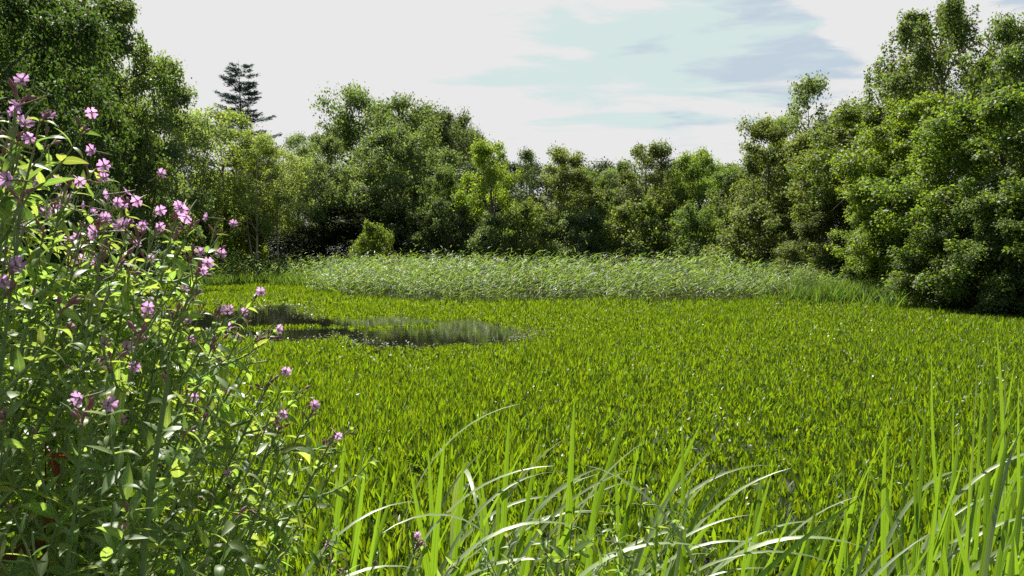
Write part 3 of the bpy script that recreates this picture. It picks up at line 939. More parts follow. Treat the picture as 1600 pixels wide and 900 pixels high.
# ------------------------------------------------------------------ reeds
def reeds():
    r = np.random.RandomState(9)
    sb = MB()
    VV = []; lb = MB()
    n = 9000
    x = r.uniform(-26, 21, n); y = r.uniform(30, 59, n)
    db = -poly_dist(x, y, BED)
    ok = (db > 0.05) & ((db < 7) | (r.uniform(size=n) < 0.35))
    # the left part (short sedge) and the thin gap at its right end
    left = x < (-9.0 * y / 34.0)
    ok &= ~left | (r.uniform(size=n) < 1.0)
    right = x > 0.27 * y
    ok &= ~right | (r.uniform(size=n) < 0.85)
    # a lone tuft in front
    tx, ty = G(500, 458)
    x = np.concatenate([x[ok], tx + r.normal(size=26) * 0.3]); y = np.concatenate([y[ok], ty + r.normal(size=26) * 0.4])
    n = len(x)
    left = x < (-9.0 * y / 34.0)
    right = x > 0.27 * y
    edge = np.clip(-poly_dist(x, y, BED) / 1.6, 0.0, 1)
    h = (1.72 + 0.22 * np.sin(x * 0.8 + 1) * np.sin(y * 0.55) + r.normal(size=n) * 0.24) * (0.55 + 0.42 * edge)
    h = np.where(left, h * 1.12, h)
    h = np.where(right, h * 0.8, h)
    h[-26:] = r.uniform(0.7, 1.15, 26)
    lean = r.normal(size=(n, 2)) * 0.17 + np.array([0.16, -0.03])
    for i in range(n):
        ts = np.linspace(0, 1, 4)
        p = np.array([x[i], y[i], -0.02]) + np.stack([lean[i, 0] * h[i] * ts ** 2, lean[i, 1] * h[i] * ts ** 2, h[i] * ts], -1)
        VV.append(p)
    A = np.array(VV)                                     # n,4,3
    R_ = 0.007 * (1.1 - np.linspace(0, 1, 4))[None, :, None]
    s1 = np.array([1, 0, 0.]); s2 = np.array([-.5, .87, 0.]); s3 = np.array([-.5, -.87, 0.])
    ring = np.stack([A + R_ * s1, A + R_ * s2, A + R_ * s3], 2).reshape(-1, 3)
    b = (np.arange(n) * 12)[:, None, None] + (np.arange(3) * 3)[None, :, None]
    j = np.arange(3)[None, None]; j2 = (j + 1) % 3
    q = np.stack([b + j, b + j2, b + 3 + j2, b + 3 + j], -1).reshape(-1, 4)
    m = 8
    u = np.tile(np.linspace(0.16, 0.98, m), n) + r.uniform(-.05, .05, n * m)
    I = np.repeat(np.arange(n), m)
    base = np.stack([x[I] + lean[I, 0] * h[I] * u ** 2, y[I] + lean[I, 1] * h[I] * u ** 2, h[I] * u], -1)
    a = r.normal(size=n * m) * 1.0 - 0.1 + np.pi * (r.uniform(size=n * m) < 0.22)
    hd = np.stack([np.cos(a), np.sin(a), 0 * a], -1)
    upk = r.uniform(0.5, 1.4, n * m)
    D = hd + np.array([0, 0, 1.]) * upk[:, None]
    N = np.array([0, 0, 1.]) - hd * 0.3 + r.normal(size=(n * m, 3)) * 0.25
    L = r.uniform(0.28, 0.62, n * m) * (1.05 - 0.3 * u)
    blades(lb, base, D, N, L, r.uniform(0.024, 0.046, n * m), r.uniform(0.4, 1.5, n * m), 0.12, 3, np.array([0.6, 1, 0.7, 0.02]), r.normal(size=n * m) * 0.5)
    o = link('reeds', lb.mesh('reeds', M_REED), kind='stuff', label='bed of tall pale reeds bending in the wind across the pond', category='reeds')
    st = link('reed_stems', new_mesh('reed_stems', ring, q, None, M_REEDSTEM), o, kind='stuff')
    # short green sedge at the far left shore and the rushes at the right shore
    sd = MB()
    x = np.concatenate([r.uniform(-23, -12, 2600), r.normal(size=700) * 1.3 + 14.6, r.normal(size=420) * 1.1 + 16.0])
    y = np.concatenate([r.uniform(47, 56.5, 2600), r.normal(size=700) * 0.9 + 33.8, r.normal(size=420) * 1.0 + 30.2])
    db = poly_dist(x, y, BED)
    n = len(x)
    ok = np.ones(n, bool); ok[:2600] = np.abs(db[:2600] + 1.6) < 2.2
    x = x[ok]; y = y[ok]; n = len(x)
    m = 5
    I = np.repeat(np.arange(n), m)
    a = r.uniform(0, 6.28, n * m)
    hd = np.stack([np.cos(a), np.sin(a), 0 * a], -1)
    D = hd * r.uniform(0.05, 0.45, n * m)[:, None] + np.array([0.08, 0, 1.])
    N = -hd + 0.01
    P = np.stack([x[I], y[I], 0 * a - .02], -1) + hd * 0.05
    blades(sd, P, D, np.array([0, 0, 1.]) - hd * .3, r.uniform(0.6, 1.15, n * m), r.uniform(0.02, 0.036, n * m), r.uniform(0.1, 0.9, n * m), 0.1, 3, np.array([0.8, 1, 0.7, 0.02]), r.normal(size=n * m))
    link('sedge', sd.mesh('sedge', M_SEDGE), kind='stuff', label='fresh green sedge and rushes growing along the far shores', category='sedge')


reeds()

# grey-leaved willow shrub where the reeds end on the right
def grey_shrub(px, py, d, wpx, label):
    r = np.random.RandomState(int(px))
    top = W(px, py, d)
    h = top[2]; rad = wpx / 2 / F * d
    root = thing('willow_shrub', label, 'shrub', (top[0], d, 0), 'grey willow shrubs at the reed end')
    tb = MB(); lb = MB()
    for k in range(34):
        a = r.uniform(0, 6.28); rr = rad * math.sqrt(r.uniform(0, 1))
        ts = np.linspace(0, 1, 5)
        hh = h * (1.05 - 0.5 * (rr / rad) ** 2) * r.uniform(0.75, 1.05)
        pts = np.stack([math.cos(a) * rr * ts ** .8, math.sin(a) * rr * ts ** .8, hh * ts], -1)
        tube(tb, pts, 0.012 * (1.15 - ts), 4)
        n = 90
        u = r.uniform(0.2, 1, n)
        c = np.stack([np.interp(u, ts, pts[:, j]) for j in range(3)], -1) + r.normal(size=(n, 3)) * 0.07
        b = r.uniform(0, 6.28, n)
        D = np.stack([np.cos(b), np.sin(b), r.uniform(0, 1.2, n)], -1)
        blades(lb, c, D, np.array([0, 0, 1.]) + r.normal(size=(n, 3)) * .4, r.uniform(0.09, 0.18, n), r.uniform(0.02, 0.034, n), r.uniform(0, 0.8, n), 0.1, 2, np.array([.3, 1, .05]))
    link('trunk', tb.mesh('trunk', M_REEDSTEM), root)
    link('foliage', lb.mesh('foliage', M_REED), root)


grey_shrub(1246, 414, 37.5, 90, 'pale grey-leaved willow shrub standing where the reeds end at right')
grey_shrub(1296, 428, 36.0, 60, 'smaller grey-leaved willow shrub beside the big rounded bush')

# ------------------------------------------------------------------ near bank: yellow-flag iris
IRIS_PROF = np.array([0.75, 0.9, 1.0, 1.0, 1.0, 0.98, 0.94, 0.87, 0.74, 0.50, 0.02])


def blade_between(base, tip, width, bend, twist, mat, parent, origin, name='blade', face=None):
    base = np.asarray(base, float); tip = np.asarray(tip, float)
    ch = tip - base
    cl = np.linalg.norm(ch)
    c = ch / cl
    upv = np.array([0, 0, 1.0])
    n = upv - c * (upv @ c)
    if np.linalg.norm(n) < 0.05:
        n = np.array([-1.0, 0.2, 0]) - c * (np.array([-1.0, 0.2, 0]) @ c)
    n = unit(n)
    pw = 1.0 if face is not None else 2.0
    tf = bend * np.linspace(0, 1, 81) ** pw
    ex = float(np.mean((np.cos(tf[1:]) + np.cos(tf[:-1])) / 2)); ey = float(np.mean((np.sin(tf[1:]) + np.sin(tf[:-1])) / 2))
    hb = math.atan2(ey, ex)                          # the chord leaves the base by this angle below D
    D = math.cos(hb) * c + math.sin(hb) * n
    N = math.cos(hb) * n - math.sin(hb) * c
    L = cl / math.hypot(ex, ey)
    if face is not None:                              # turn the blade's flat side: its width runs along the angle face in plan
        S = np.cross(D, N)
        want = np.array([math.cos(face), math.sin(face), 0.0])
        twist = math.atan2(float(want @ N), float(want @ S))
    else:                                             # bent-over blades show their upper side
        twist = -abs(twist) * 1.1 * (1 if c[0] > 0 else -1)
    mb = MB()
    blades(mb, [base - origin], [D], [N], L, width, bend, 0.16, 26, np.interp(np.linspace(0, 1, 27), np.linspace(0, 1, 11), IRIS_PROF), twist, pw)
    return link(name, mb.mesh(name, mat, uv=True, smooth=True), parent)


def iris_clump(label, bx, d, keys, extra=7, spread=0.10, hgt=(0.75, 1.05), lean=0.15, seed=0, pale=0.25, group='iris clumps on the near bank'):
    """keys: (tip px, tip py, depth offset, width mm, bend, twist, kind)"""
    r = np.random.RandomState(seed + 500)
    gz = float(ground_z(np.array([bx]), np.array([d]))[0]) - 0.02
    o = np.array([bx, d, gz])
    root = thing('iris_clump', label, 'iris plant', o, group)
    for (px, py, dd, wmm, bend, tw, kind) in keys:
        tip = W(px, py, d + dd)
        b = o + np.array([r.normal() * spread * 0.5, r.normal() * spread * 0.5, 0])
        blade_between(b, tip, wmm / 1000 * (0.92 if kind == 'g' else 0.82), bend * (1 if kind == 'g' else 1.25) + (0.25 if kind == 'p' else 0), tw, M_IRIS_GLARE if kind == 'p' else M_IRIS, root, o, face=r.normal() * 0.45 if kind == 'g' else None)
    for k in range(extra):
        b = o + np.array([r.normal() * spread, r.normal() * spread * 0.8, 0])
        h = r.uniform(*hgt)
        ln = r.normal() * 0.16 + lean
        tip = b + np.array([ln * h, r.normal() * 0.13 * h, h])
        arch = r.uniform() < pale + 0.15
        if arch:
            tip = b + np.array([(0.30 + 0.25 * r.uniform()) * h, r.normal() * 0.13 * h, h * r.uniform(0.75, 0.95)])
        blade_between(b, tip, r.uniform(0.009, 0.020), r.uniform(1.1, 2.2) if arch else abs(r.normal()) * 0.4 + 0.05, r.uniform(.3, .6),
                      M_IRIS_GLARE if arch else M_IRIS, root, o, face=None if arch else r.normal() * 0.7)
    return root


def bxof(px, d):
    return (px - 800) / F * d


I_ = iris_clump
I_('iris clump with a crossing pair of blades right of the willowherb', bxof(500, 2.1), 2.1,
   [(541, 672, 0, 22, 0.12, 1.5, 'g'), (570, 654, .1, 16, 0.2, 1.2, 'g'), (574, 705, -.05, 20, 0.1, 1.5, 'g'), (608, 712, .1, 18, 0.2, 1.4, 'g'), (528, 815, -.7, 13, 0.05, 1.5, 'g')], 7, seed=1)
I_('iris clump with pale arching blades bent over at lower left of centre', bxof(560, 1.75), 1.75,
   [(655, 890, .0, 22, 1.9, 0.2, 'p'), (590, 838, .0, 18, 2.1, 0.3, 'p'), (662, 784, .1, 14, 1.7, 0.3, 'p'), (486, 822, 0, 18, -1.7, 0.3, 'p'), (465, 812, .1, 16, -1.2, .3, 'g')], 7, hgt=(.6, .85), lean=0.25, seed=2, pale=.4)
I_('iris clump with two broad upright blades left of centre', bxof(668, 2.0), 2.0,
   [(696, 676, 0, 26, 0.15, 1.5, 'g'), (668, 690, .1, 20, 0.08, 1.6, 'g'), (726, 706, 0, 18, 0.25, 1.2, 'g'), (640, 728, -.05, 22, 0.1, 1.5, 'g'), (620, 690, .2, 14, .3, 1.3, 'g')], 7, seed=3)
I_('iris clump with one long pale blade arching high over the others', bxof(700, 2.1), 2.1,
   [(812, 631, 0, 19, 1.15, 0.35, 'p'), (760, 700, .1, 14, 1.0, 0.5, 'p'), (742, 690, .1, 14, .2, 1.3, 'g'), (750, 834, -.1, 24, 2.6, .3, 'p'), (708, 806, .0, 17, 2.2, .4, 'p')], 6, seed=4, pale=.5)
I_('iris clump with a tall yellow-edged blade and a shorter leaning one', bxof(785, 2.0), 2.0,
   [(797, 628, 0, 21, 0.05, 1.55, 'g'), (846, 670, .05, 17, 0.2, 1.3, 'g'), (888, 682, .1, 15, 0.9, 0.5, 'p'), (871, 737, 0, 14, 1.6, .4, 'p'), (780, 705, .1, 17, .2, 1.4, 'g')], 7, seed=5, pale=.4)
I_('iris clump with the tallest straight blade at the centre', bxof(888, 1.9), 1.9,
   [(898, 614, 0, 23, 0.03, 1.57, 'g'), (910, 752, -.1, 15, 1.3, .4, 'p'), (912, 726, .0, 16, 1.5, .35, 'p'), (935, 740, .05, 17, 1.2, .5, 'p'), (930, 838, -.05, 20, 2.0, .3, 'p')], 7, seed=6, pale=.5, lean=.3)
I_('iris clump with a blade curving right to a brown tip', bxof(925, 2.0), 2.0,
   [(986, 634, 0, 24, 0.55, 1.2, 'g'), (1012, 687, -.05, 17, 0.75, 0.5, 'p'), (1004, 710, .05, 22, 0.15, 1.4, 'g'), (960, 708, .1, 18, .2, 1.4, 'g'), (935, 730, 0, 22, .15, 1.5, 'g')], 7, seed=7, pale=.3, lean=.25)
I_('iris clump with a single slender dark blade standing upright right of centre', bxof(1064, 1.85), 1.85,
   [(1066, 630, 0, 16, 0.03, 1.4, 'g'), (1120, 700, .05, 17, 0.9, .5, 'p'), (1085, 738, 0, 13, 1.0, .5, 'p'), (1096, 730, .05, 16, .9, .4, 'p'), (1040, 742, 0, 22, .3, 1.3, 'g')], 6, seed=8, pale=.4, lean=.3)
I_('iris clump with the two longest pale blades sweeping to the right', bxof(1040, 2.0), 2.0,
   [(1236, 731, -.05, 19, 0.85, 0.45, 'p'), (1208, 727, .1, 16, 1.3, .5, 'p'), (1130, 735, 0, 20, .7, .6, 'p'), (1145, 742, .1, 18, .6, .7, 'p'), (1216, 860, -.1, 16, 1.6, .4, 'p'), (1175, 788, 0, 17, .5, 1.1, 'g')], 6, seed=9, pale=.4, lean=.35)
I_('iris clump with short upright blades at lower centre', bxof(990, 1.6), 1.6,
   [(1120, 862, 0, 20, 1.8, .3, 'p'), (1060, 800, .05, 18, .5, 1.2, 'g'), (1030, 785, 0, 18, .3, 1.3, 'g')], 7, hgt=(.55, .75), seed=10, lean=.2)
I_('iris clump with yellow-green blades leaning right below the long pale sweep', bxof(1120, 1.8), 1.8,
   [(1175, 785, 0, 18, .3, 1.2, 'g'), (1212, 715, .2, 15, .1, 1.4, 'g'), (1198, 690, .3, 16, .08, 1.5, 'g'), (1240, 800, 0, 17, .6, .8, 'g')], 7, hgt=(.6, .85), seed=11, lean=.3)
I_('iris clump of fine leaning blades between the centre and right clumps', bxof(1240, 1.9), 1.9,
   [(1283, 754, 0, 15, .25, 1.3, 'g'), (1310, 770, .1, 18, .2, 1.3, 'g'), (1318, 735, .1, 16, .3, 1.2, 'g'), (1275, 798, 0, 14, .4, 1.1, 'g'), (1342, 775, 0, 13, .9, .5, 'p')], 7, hgt=(.6, .85), seed=12, lean=.3)
I_('iris clump bent low with pale blades at lower right', bxof(1290, 1.5), 1.5,
   [(1455, 832, 0, 17, .7, .4, 'p'), (1412, 832, .05, 14, .6, .5, 'p'), (1472, 825, .1, 15, .5, .8, 'g'), (1388, 778, .2, 15, .8, .5, 'p')], 6, hgt=(.5, .7), seed=13, lean=.5, pale=.5)
I_('iris clump with a long curved blade at the left of the right-hand stand', bxof(1420, 2.1), 2.1,
   [(1386, 654, 0, 18, -0.25, 1.4, 'g'), (1424, 640, .1, 15, .1, 1.4, 'g'), (1449, 620, .1, 16, .05, 1.5, 'g'), (1440, 752, -.1, 22, .1, 1.5, 'g'), (1472, 708, 0, 22, .15, 1.4, 'g'), (1375, 716, .15, 14, .3, 1.3, 'g'), (1390, 778, .1, 13, .9, .5, 'p')], 15, hgt=(.65, .95), seed=14, lean=.05)
I_('iris clump with the tallest blade of the right-hand stand, curving left', bxof(1488, 2.2), 2.2,
   [(1456, 545, 0, 19, -0.35, 1.4, 'g'), (1490, 582, .1, 12, -.15, 1.3, 'g'), (1552, 542, .1, 18, .3, 1.3, 'g'), (1538, 555, .15, 12, .05, 1.4, 'g'), (1478, 690, 0, 18, .2, 1.3, 'g'), (1502, 660, .05, 20, .15, 1.5, 'g')], 16, hgt=(.75, 1.05), seed=15, lean=.1)
I_('iris clump with a dark blade rising behind at the right edge', bxof(1560, 2.4), 2.4,
   [(1556, 500, .1, 19, -0.2, 1.4, 'g'), (1588, 555, 0, 15, .1, 1.4, 'g'), (1528, 540, .1, 14, -.1, 1.2, 'p'), (1570, 540, .1, 13, .4, 1.0, 'p'), (1560, 585, 0, 17, .1, 1.4, 'g'), (1596, 620, -.1, 18, .6, 1.0, 'g'), (1608, 700, 0, 20, .9, .8, 'g')], 17, hgt=(.8, 1.1), seed=16, lean=.12)
I_('iris clump of crowded blades at the lower right corner', bxof(1545, 1.8), 1.8,
   [(1586, 640, 0, 20, .3, 1.3, 'g'), (1610, 690, .05, 20, .6, 1.0, 'g'), (1586, 756, 0, 20, .7, .8, 'g'), (1600, 660, .1, 17, .8, .6, 'p'), (1520, 680, .05, 18, .2, 1.4, 'g'), (1478, 760, 0, 18, .1, 1.4, 'g'), (1585, 838, -.1, 19, .7, .7, 'g')], 17, hgt=(.65, .95), seed=17, lean=.2)
I_('iris clump partly outside the frame at the right edge', bxof(1640, 2.1), 2.1,
   [(1592, 590, 0, 16, -.2, 1.3, 'g'), (1630, 560, 0, 18, .1, 1.4, 'g')], 8, hgt=(.7, 1.0), seed=18, lean=0)


# low grass and sedge on the near bank under the iris
def bank_grass():
    r = np.random.RandomState(15)
    gb_ = MB()
    n = 9000
    x = r.uniform(-3.2, 4.5, n); y = r.uniform(0.7, 3.7, n)
    z = ground_z(x, y)
    a = r.uniform(0, 6.28, n)
    hd = np.stack([np.cos(a), np.sin(a), 0 * a], -1)
    D = hd * r.uniform(0.1, 0.6, n)[:, None] + np.array([0.1, 0, 1.])
    blades(gb_, np.stack([x, y, z], -1), D, np.array([0, 0, 1.]) - hd * .3, r.uniform(0.2, 0.5, n), r.uniform(0.006, 0.014, n), r.uniform(0.1, 1.4, n), 0.15, 4,
           np.array([.8, 1, .9, .6, .02]), r.normal(size=n) * .8)
    link('bank_grass', gb_.mesh('bank_grass', M_SEDGE), kind='stuff', label='grass and sedge covering the near bank under the iris', category='grass')


bank_grass()

# ------------------------------------------------------------------ great willowherb on the left
def flower_meshes():
    pb = MB()
    us = np.linspace(0, 1, 6); vsn = np.linspace(-1, 1, 7)
    for k in range(4):
        a = k * math.pi / 2
        ca, sa = math.cos(a), math.sin(a)
        V = []
        uvs = []
        for u in us:
            wd = 0.0052 * (0.20 + 1.15 * u ** 0.8) * (1 if u < .9 else 0.93)
            for vv in vsn:
                notch = 0.0022 * max(0.0, 1 - abs(vv) * 2.2) * u ** 3 + 0.0012 * abs(vv) ** 3 * u ** 3
                r_ = 0.0008 + 0.0112 * u - notch
                z = 0.0052 * math.sin(u * 1.5) + 0.0011 * vv * vv * u + 0.0007 * math.sin(vv * 6 + k) * u
                xx, yy = r_, wd * vv
                V.append((xx * ca - yy * sa, xx * sa + yy * ca, z))
                uvs.append(((vv + 1) / 2, u * 0.3))
        q = [[i * 7 + j, i * 7 + j + 1, (i + 1) * 7 + j + 1, (i + 1) * 7 + j] for i in range(5) for j in range(6)]
        pb.add(V, q, None, np.array(uvs))
    petals = pb.mesh('flower', M_PETAL, uv=True, smooth=True)
    sb = MB()
    tube(sb, np.array([[0, 0, 0], [0, 0, .004], [.0003, 0, .0075]]), [.0005, .0005, .0004], 5)
    for k in range(4):
        a = k * math.pi / 2 + .4
        d = np.array([math.cos(a), math.sin(a), 0])
        tube(sb, np.array([[0, 0, .0073], d * .0014 + [0, 0, .0082], d * .0028 + [0, 0, .0077]]), [.0007, .0008, .0004], 5)
        a += .6
        d = np.array([math.cos(a), math.sin(a), 0])
        tube(sb, np.array([[0, 0, .001], d * .0018 + [0, 0, .004], d * .0026 + [0, 0, .0056]]), [.0002, .0002, .0005], 4)
    st = sb.mesh('pistil', M_PISTIL, smooth=True)
    ob = MB()
    ts = np.linspace(0, 1, 6)
    tube(ob, np.stack([0.004 * np.sin(ts * 2), 0 * ts, -0.048 * ts], -1), np.array([.0016, .0013, .0015, .0015, .0013, .0009]), 6)
    for k in range(4):
        a = k * math.pi / 2 + math.pi / 4
        d = np.array([math.cos(a), math.sin(a), 0])
        blades(ob, [d * .001], [d * .8 + np.array([0, 0, .7])], [np.array([0, 0, 1.])], .008, .0028, -.3, .2, 3, np.array([.9, 1, .7, .05]))
    ov = ob.mesh('seed_pod', M_POD, smooth=True)
    return petals, st, ov


FL_P, FL_S, FL_O = flower_meshes()


def flower_on(root, origin, pos, dirn, sc_, r):
    f = link('flower', FL_P, root)
    q = Vector(dirn).to_track_quat('Z', 'Y')
    f.rotation_mode = 'QUATERNION'
    from mathutils import Quaternion
    f.rotation_quaternion = q @ Quaternion((0, 0, 1), r.uniform(0, 6.28))
    f.location = [float(v) for v in (np.asarray(pos) - origin)]
    f.scale = (sc_, sc_, sc_)
    link('pistil', FL_S, f)
    link('seed_pod', FL_O, f)
    return f


def bud_mesh():
    b = MB()
    tube(b, np.array([[0, 0, 0], [0.0004, 0, .006], [0, 0, .012]]), [.0008, .0009, .0009], 5)
    tube(b, np.array([[0, 0, .012], [0, 0, .014], [0, 0, .017], [0, 0, .020], [0, 0, .0225]]), [.0008, .0021, .0026, .0016, .0003], 7)
    return b.mesh('bud', M_BUD, smooth=True)


BUD = bud_mesh()


def herb_tip(B, P, D, r, size, buds=6, pods=4):
    """buds and young pods in a loose cluster at a stem end"""
    for k in range(buds):
        d = unit(np.asarray(D) + r.normal(size=3) * 0.5)
        p = np.asarray(P) - np.asarray(D) * r.uniform(0, 0.02)
        B['buds'].append((p, d, r.uniform(0.75, 1.2) * size))
    for k in range(pods):
        d = unit(np.asarray(D) * 1.0 + r.normal(size=3) * 0.38)
        p = np.asarray(P) - np.asarray(D) * r.uniform(0.01, 0.09)
        ln = r.uniform(0.035, 0.06) * size
        tube(B['stem'], np.array([p, p + d * ln * .35, p + d * ln * .7 + r.normal(size=3) * .002, p + d * ln + r.normal(size=3) * .003]), [.0007, .0013, .0013, .0005], 5)


def herb_leaves(B, P, D, L, r, curl=0.7):
    n = len(P)
    upv = np.array([0, 0, 1.0])
    N = upv - 0.0 * D + r.normal(size=(n, 3)) * 0.30
    blades(B['leaf'], P, D, N, L, L * r.uniform(0.25, 0.35, n), np.abs(r.normal(size=n)) * curl + 0.15, r.uniform(0.08, 0.40, n), 6,
           np.array([0.42, 0.9, 1.0, 0.88, 0.64, 0.34, 0.02]), r.normal(size=n) * 0.35)


def willowherb(label, tip, base_off, seed, nbr=12, flowers=5, leafy=0.8, size=1.0, fl_top=True, group='willowherb plants on the near bank', big=0.072, stem=1.0):
    """tip: (px, py, depth); base_off: how far (m) the foot stands left/behind of the tip"""
    r = np.random.RandomState(seed + 900)
    T = W(*tip)
    bx, by = T[0] + base_off[0], T[1] + base_off[1]
    gz = float(ground_z(np.array([bx]), np.array([by]))[0]) - 0.02
    O = np.array([bx, by, gz])
    root = thing('willowherb', label, 'wildflower', O, group)
    B = {'stem': MB(), 'leaf': MB(), 'buds': []}
    ts = np.linspace(0, 1, 14)
    H = T[2] - gz
    off = T - O
    bow = r.normal(size=2) * 0.025
    axis = np.stack([off[0] * ts ** 1.5 + bow[0] * np.sin(ts * 5), off[1] * ts ** 1.5 + bow[1] * np.sin(ts * 4 + 1), H * ts], -1)
    tube(B['stem'], axis, (0.0062 * (1 - ts) + 0.0014) * size * stem, 8)
    at = lambda u: np.array([np.interp(u, ts, axis[:, j]) for j in range(3)])
    tang = lambda u: unit(at(min(u + .03, 1)) - at(max(u - .03, 0)))
    ends = []
    # main stem leaves, opposite pairs, each pair turned by a right angle
    u = 0.38
    k = 0
    P = []; D = []; L = []
    while u < 0.99:
        a = k * math.pi / 2 + r.uniform(-.35, .35)
        for s in (0, math.pi):
            d = np.array([math.cos(a + s), math.sin(a + s), r.uniform(0.15, 0.75) * (0.6 + u)])
            P.append(at(u)); D.append(d); L.append((big * (1.08 - 0.78 * u ** 2.2)) * r.uniform(0.75, 1.15) * size)
        k += 1
        u += (0.030 - 0.013 * u) / max(H, .5) * 1.55 / leafy
    herb_leaves(B, np.array(P), unit(np.array(D)), np.array(L), r, 0.9)
    # side branches
    nbr = int(nbr * 0.8)
    br = np.sort(r.uniform(0.45, 0.95, nbr))
    for i, ub in enumerate(br):
        a = i * 2.399 + r.uniform(-.4, .4)
        ln = (0.42 * (1.04 - ub) + 0.11) * r.uniform(0.75, 1.2) * size
        d0 = np.array([math.cos(a), math.sin(a), 0])
        us = np.linspace(0, 1, 6)
        pts = at(ub) + d0 * (ln * 0.62 * us ** 0.85)[:, None] + np.array([0, 0, 1.]) * (ln * (0.55 * us + 0.35 * us ** 2))[:, None] + off * 0.06 * (us ** 1.2)[:, None]
        over = max(0.0, pts[-1, 2] - (H - 0.015 - 0.25 * ln * r.uniform(0, 1)))
        pts[:, 2] -= over * us
        tube(B['stem'], pts, (0.0022 * (1 - us) + 0.0008) * size, 5)
        nn = max(6, int(ln / 0.0145 * leafy))
        P = []; D = []; L = []
        for j in range(nn):
            uu = 0.12 + 0.86 * j / (nn - 1)
            p = np.array([np.interp(uu, us, pts[:, c]) for c in range(3)])
            aa = j * math.pi / 2 + a
            tg = unit(pts[-1] - pts[0])
            s1 = unit(np.cross(tg, [0, 0, 1.0])); s2 = np.cross(s1, tg)
            for s in (0, math.pi):
                d = s1 * math.cos(aa + s) + s2 * math.sin(aa + s) + tg * r.uniform(0.3, 0.9)
                P.append(p); D.append(d); L.append((0.047 * (1.05 - 0.5 * uu)) * r.uniform(0.7, 1.25) * size)
        herb_leaves(B, np.array(P), unit(np.array(D)), np.array(L), r, 0.7)
        tg = unit(pts[-1] - pts[-2])
        ends.append((pts[-1], tg, ub))
        if ub > 0.6 and (flowers or r.uniform() < 0.25):
            herb_tip(B, pts[-1], tg, r, size, r.randint(1, 4), r.randint(0, 3))
    tg = tang(0.99)
    herb_tip(B, at(1.0), tg, r, size, 6 if flowers else 1, 6 if flowers else 1)
    link('stem', B['stem'].mesh('stem', M_STEM, smooth=True), root)
    link('foliage', B['leaf'].mesh('foliage', M_HERB, uv=True, smooth=True), root)
    for p, d, k_ in B['buds']:
        o_ = link('bud', BUD, root)
        o_.rotation_mode = 'QUATERNION'
        o_.rotation_quaternion = Vector(d).to_track_quat('Z', 'Y')
        o_.location = [float(q) for q in p]
        o_.scale = (k_, k_, k_)
    # open flowers near the stem ends, most of them turned outward and a little up
    cand = [(at(1.0), tg, 1.0)] + sorted(ends, key=lambda e: -e[2])[:9]
    order = [0] + list(1 + r.permutation(len(cand) - 1)) + [0] + list(1 + r.permutation(len(cand) - 1))
    flowers = int(round(flowers * 1.4)) if flowers >= 5 else flowers
    for j in range(flowers):
        p, t_, ub = cand[order[j % len(order)]]
        d = unit(np.array([r.normal() * 0.8 + 0.25, -0.75 + r.normal() * 0.45, 0.15 + r.normal() * 0.35]))
        stalk = unit(t_ * 0.8 + d * 0.55)
        pos = np.asarray(p) + stalk * r.uniform(0.012, 0.04) + r.normal(size=3) * 0.008
        flower_on(root, np.zeros(3), pos, d, r.uniform(0.58, 0.88) * size, r)
    return root


WH = willowherb
gL = (-0.32, 0.12)
WH('willowherb stem with pink flowers rising highest at the left edge', (18, 150, 1.02), (-0.22, .1), 1, 12, 6)
WH('willowherb with pink flowers showing at the top left edge', (-18, 70, 1.05), (-0.2, .1), 2, 9, 3)
WH('willowherb with a crowded pink flower head just below the highest stem', (62, 215, 1.06), (-0.3, .1), 3, 14, 14)
WH('willowherb with pink flowers nodding right below the crowded flower head', (98, 285, 1.12), (-0.34, .12), 4, 13, 10)
WH('willowherb with large pale pink flowers at the left edge', (28, 300, 0.95), (-0.2, .06), 5, 13, 7)
WH('willowherb with one wide open flower low at the left edge', (40, 410, 0.92), (-0.2, .05), 6, 12, 1)
WH('willowherb with pink flowers in the notch between the two flower heads', (148, 352, 1.2), (-0.3, .12), 7, 13, 4)
WH('willowherb leading the second, lower flower head from its left side', (205, 318, 1.3), (-0.34, .15), 8, 14, 9)
WH('willowherb with a dense pink spike at the top of the second flower head', (258, 335, 1.3), (-0.34, .15), 9, 14, 13)
WH('willowherb leaning right with few flowers on bare stalks beside the second flower head', (288, 368, 1.34), (-0.4, .15), 10, 12, 3)
WH('willowherb with open flowers in front of the second flower head', (165, 392, 1.1), (-0.26, .1), 11, 13, 6)
WH('willowherb with pink flowers reaching out over the green sedge', (322, 424, 1.32), (-0.42, .15), 12, 12, 5)
WH('willowherb with few flowers and long upright pods left of the open pool', (295, 482, 1.2), (-0.36, .12), 13, 13, 3)
WH('willowherb with pink flowers standing before the open pool', (352, 492, 1.32), (-0.42, .15), 14, 12, 6)
WH('willowherb leaning over the right end of its row before the pool', (385, 508, 1.38), (-0.45, .15), 15, 11, 3)
WH('willowherb with a lone flower in the leafy middle of the thicket', (240, 520, 1.05), (-0.28, .08), 16, 14, 1)
WH('willowherb with a bright flower at mid height against the pond plants', (412, 602, 1.34), (-0.46, .14), 17, 13, 3)
WH('willowherb with small pink flowers at the outermost right tip', (497, 642, 1.45), (-0.48, .14), 18, 12, 4)
WH('willowherb with a nodding flower below the outermost right tip', (488, 692, 1.42), (-0.42, .12), 19, 12, 2)
WH('leafy willowherb stem with a thick pale stalk at the lower left', (285, 590, 0.95), (-0.16, .02), 20, 15, 0, big=0.10, stem=1.9)
WH('leafy willowherb with small pale buds between the mid flower and outer tip', (438, 668, 1.36), (-0.4, .12), 21, 13, 1)
WH('willowherb with one drooping flower low at the far left', (66, 650, 0.88), (-0.12, .04), 22, 13, 1, big=0.095)
WH('leafy willowherb spilling right at the foot of the thicket', (430, 790, 1.25), (-0.3, .06), 25, 13, 0, .95)
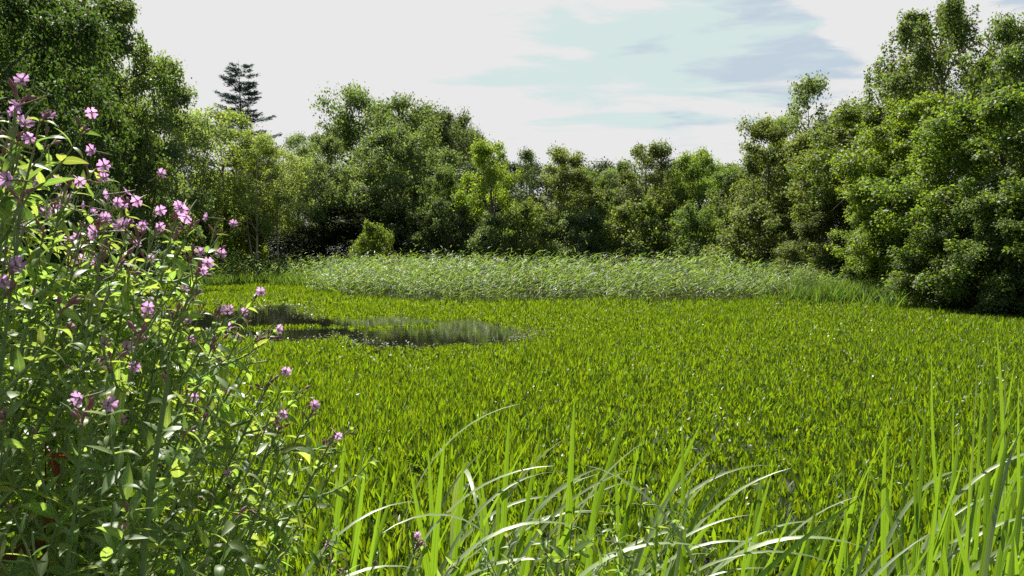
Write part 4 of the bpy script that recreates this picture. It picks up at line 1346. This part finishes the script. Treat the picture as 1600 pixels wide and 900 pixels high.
WH('willowherb with pink flowers close behind the crowded flower head', (44, 245, 1.16), (-0.24, .12), 41, 14, 6)
WH('willowherb behind the highest stem, cut by the left edge', (8, 232, 1.2), (-0.15, .12), 42, 14, 5)
WH('willowherb joining the two flower heads from behind', (122, 330, 1.3), (-0.26, .12), 43, 14, 5)
WH('willowherb tucked under the dense pink spike of the second flower head', (232, 372, 1.22), (-0.3, .1), 44, 14, 5)
WH('short willowherb with pink flowers among the bent iris blades', (655, 845, 1.5), (-0.15, .03), 31, 8, 2, size=.9)
WH('short grey-leaved willowherb without flowers at the bottom centre', (955, 778, 1.6), (-0.06, .03), 32, 12, 0, size=.9)
WH('short grey-leaved willowherb left of the bottom centre one', (850, 830, 1.55), (-0.06, .03), 33, 10, 0, size=.9)
WH('low grey-leaved willowherb in the gap between the iris blades at lower centre', (905, 815, 1.5), (-0.05, .03), 35, 12, 0, size=.9)
WH('short willowherb with a tiny pink flower at the foot of the thicket', (530, 880, 1.4), (-0.15, .03), 34, 9, 1, size=.85)


# withered orange-brown leaves low in the thicket
def dead_leaves():
    r = np.random.RandomState(44)
    O = W(62, 880, 1.0)
    gz = float(ground_z(O[:1], O[1:2])[0])
    base = np.array([O[0] - .05, O[1] + .05, gz])
    root = thing('dead_stalk', 'withered stalk with hanging orange-brown leaves at lower left', 'dead plant', base, None)
    sb = MB(); lb = MB()
    tip = W(95, 690, 1.02)
    ts = np.linspace(0, 1, 8)
    pts = (tip - base) * ts[:, None] + np.stack([.02 * np.sin(ts * 5), 0 * ts, 0 * ts], -1)
    tube(sb, pts, 0.005 * (1.2 - ts), 6)
    n = 16
    u = r.uniform(0.55, 1, n)
    P = np.stack([np.interp(u, ts, pts[:, j]) for j in range(3)], -1)
    a = r.uniform(0, 6.28, n)
    D = np.stack([np.cos(a), np.sin(a), r.uniform(-.8, .3, n)], -1)
    blades(lb, P, D, np.array([0, 0, 1.]) + r.normal(size=(n, 3)) * .4, r.uniform(.04, .075, n), r.uniform(.014, .026, n), r.uniform(.8, 2.2, n), r.uniform(.2, .8, n), 6,
           np.array([0.42, 0.9, 1.0, 0.88, 0.64, 0.34, 0.02]), r.normal(size=n) * .6)
    link('stem', sb.mesh('stem', M_DEAD, uv=True, smooth=True), root)
    link('foliage', lb.mesh('foliage', M_DEAD, uv=True, smooth=True), root)


dead_leaves()
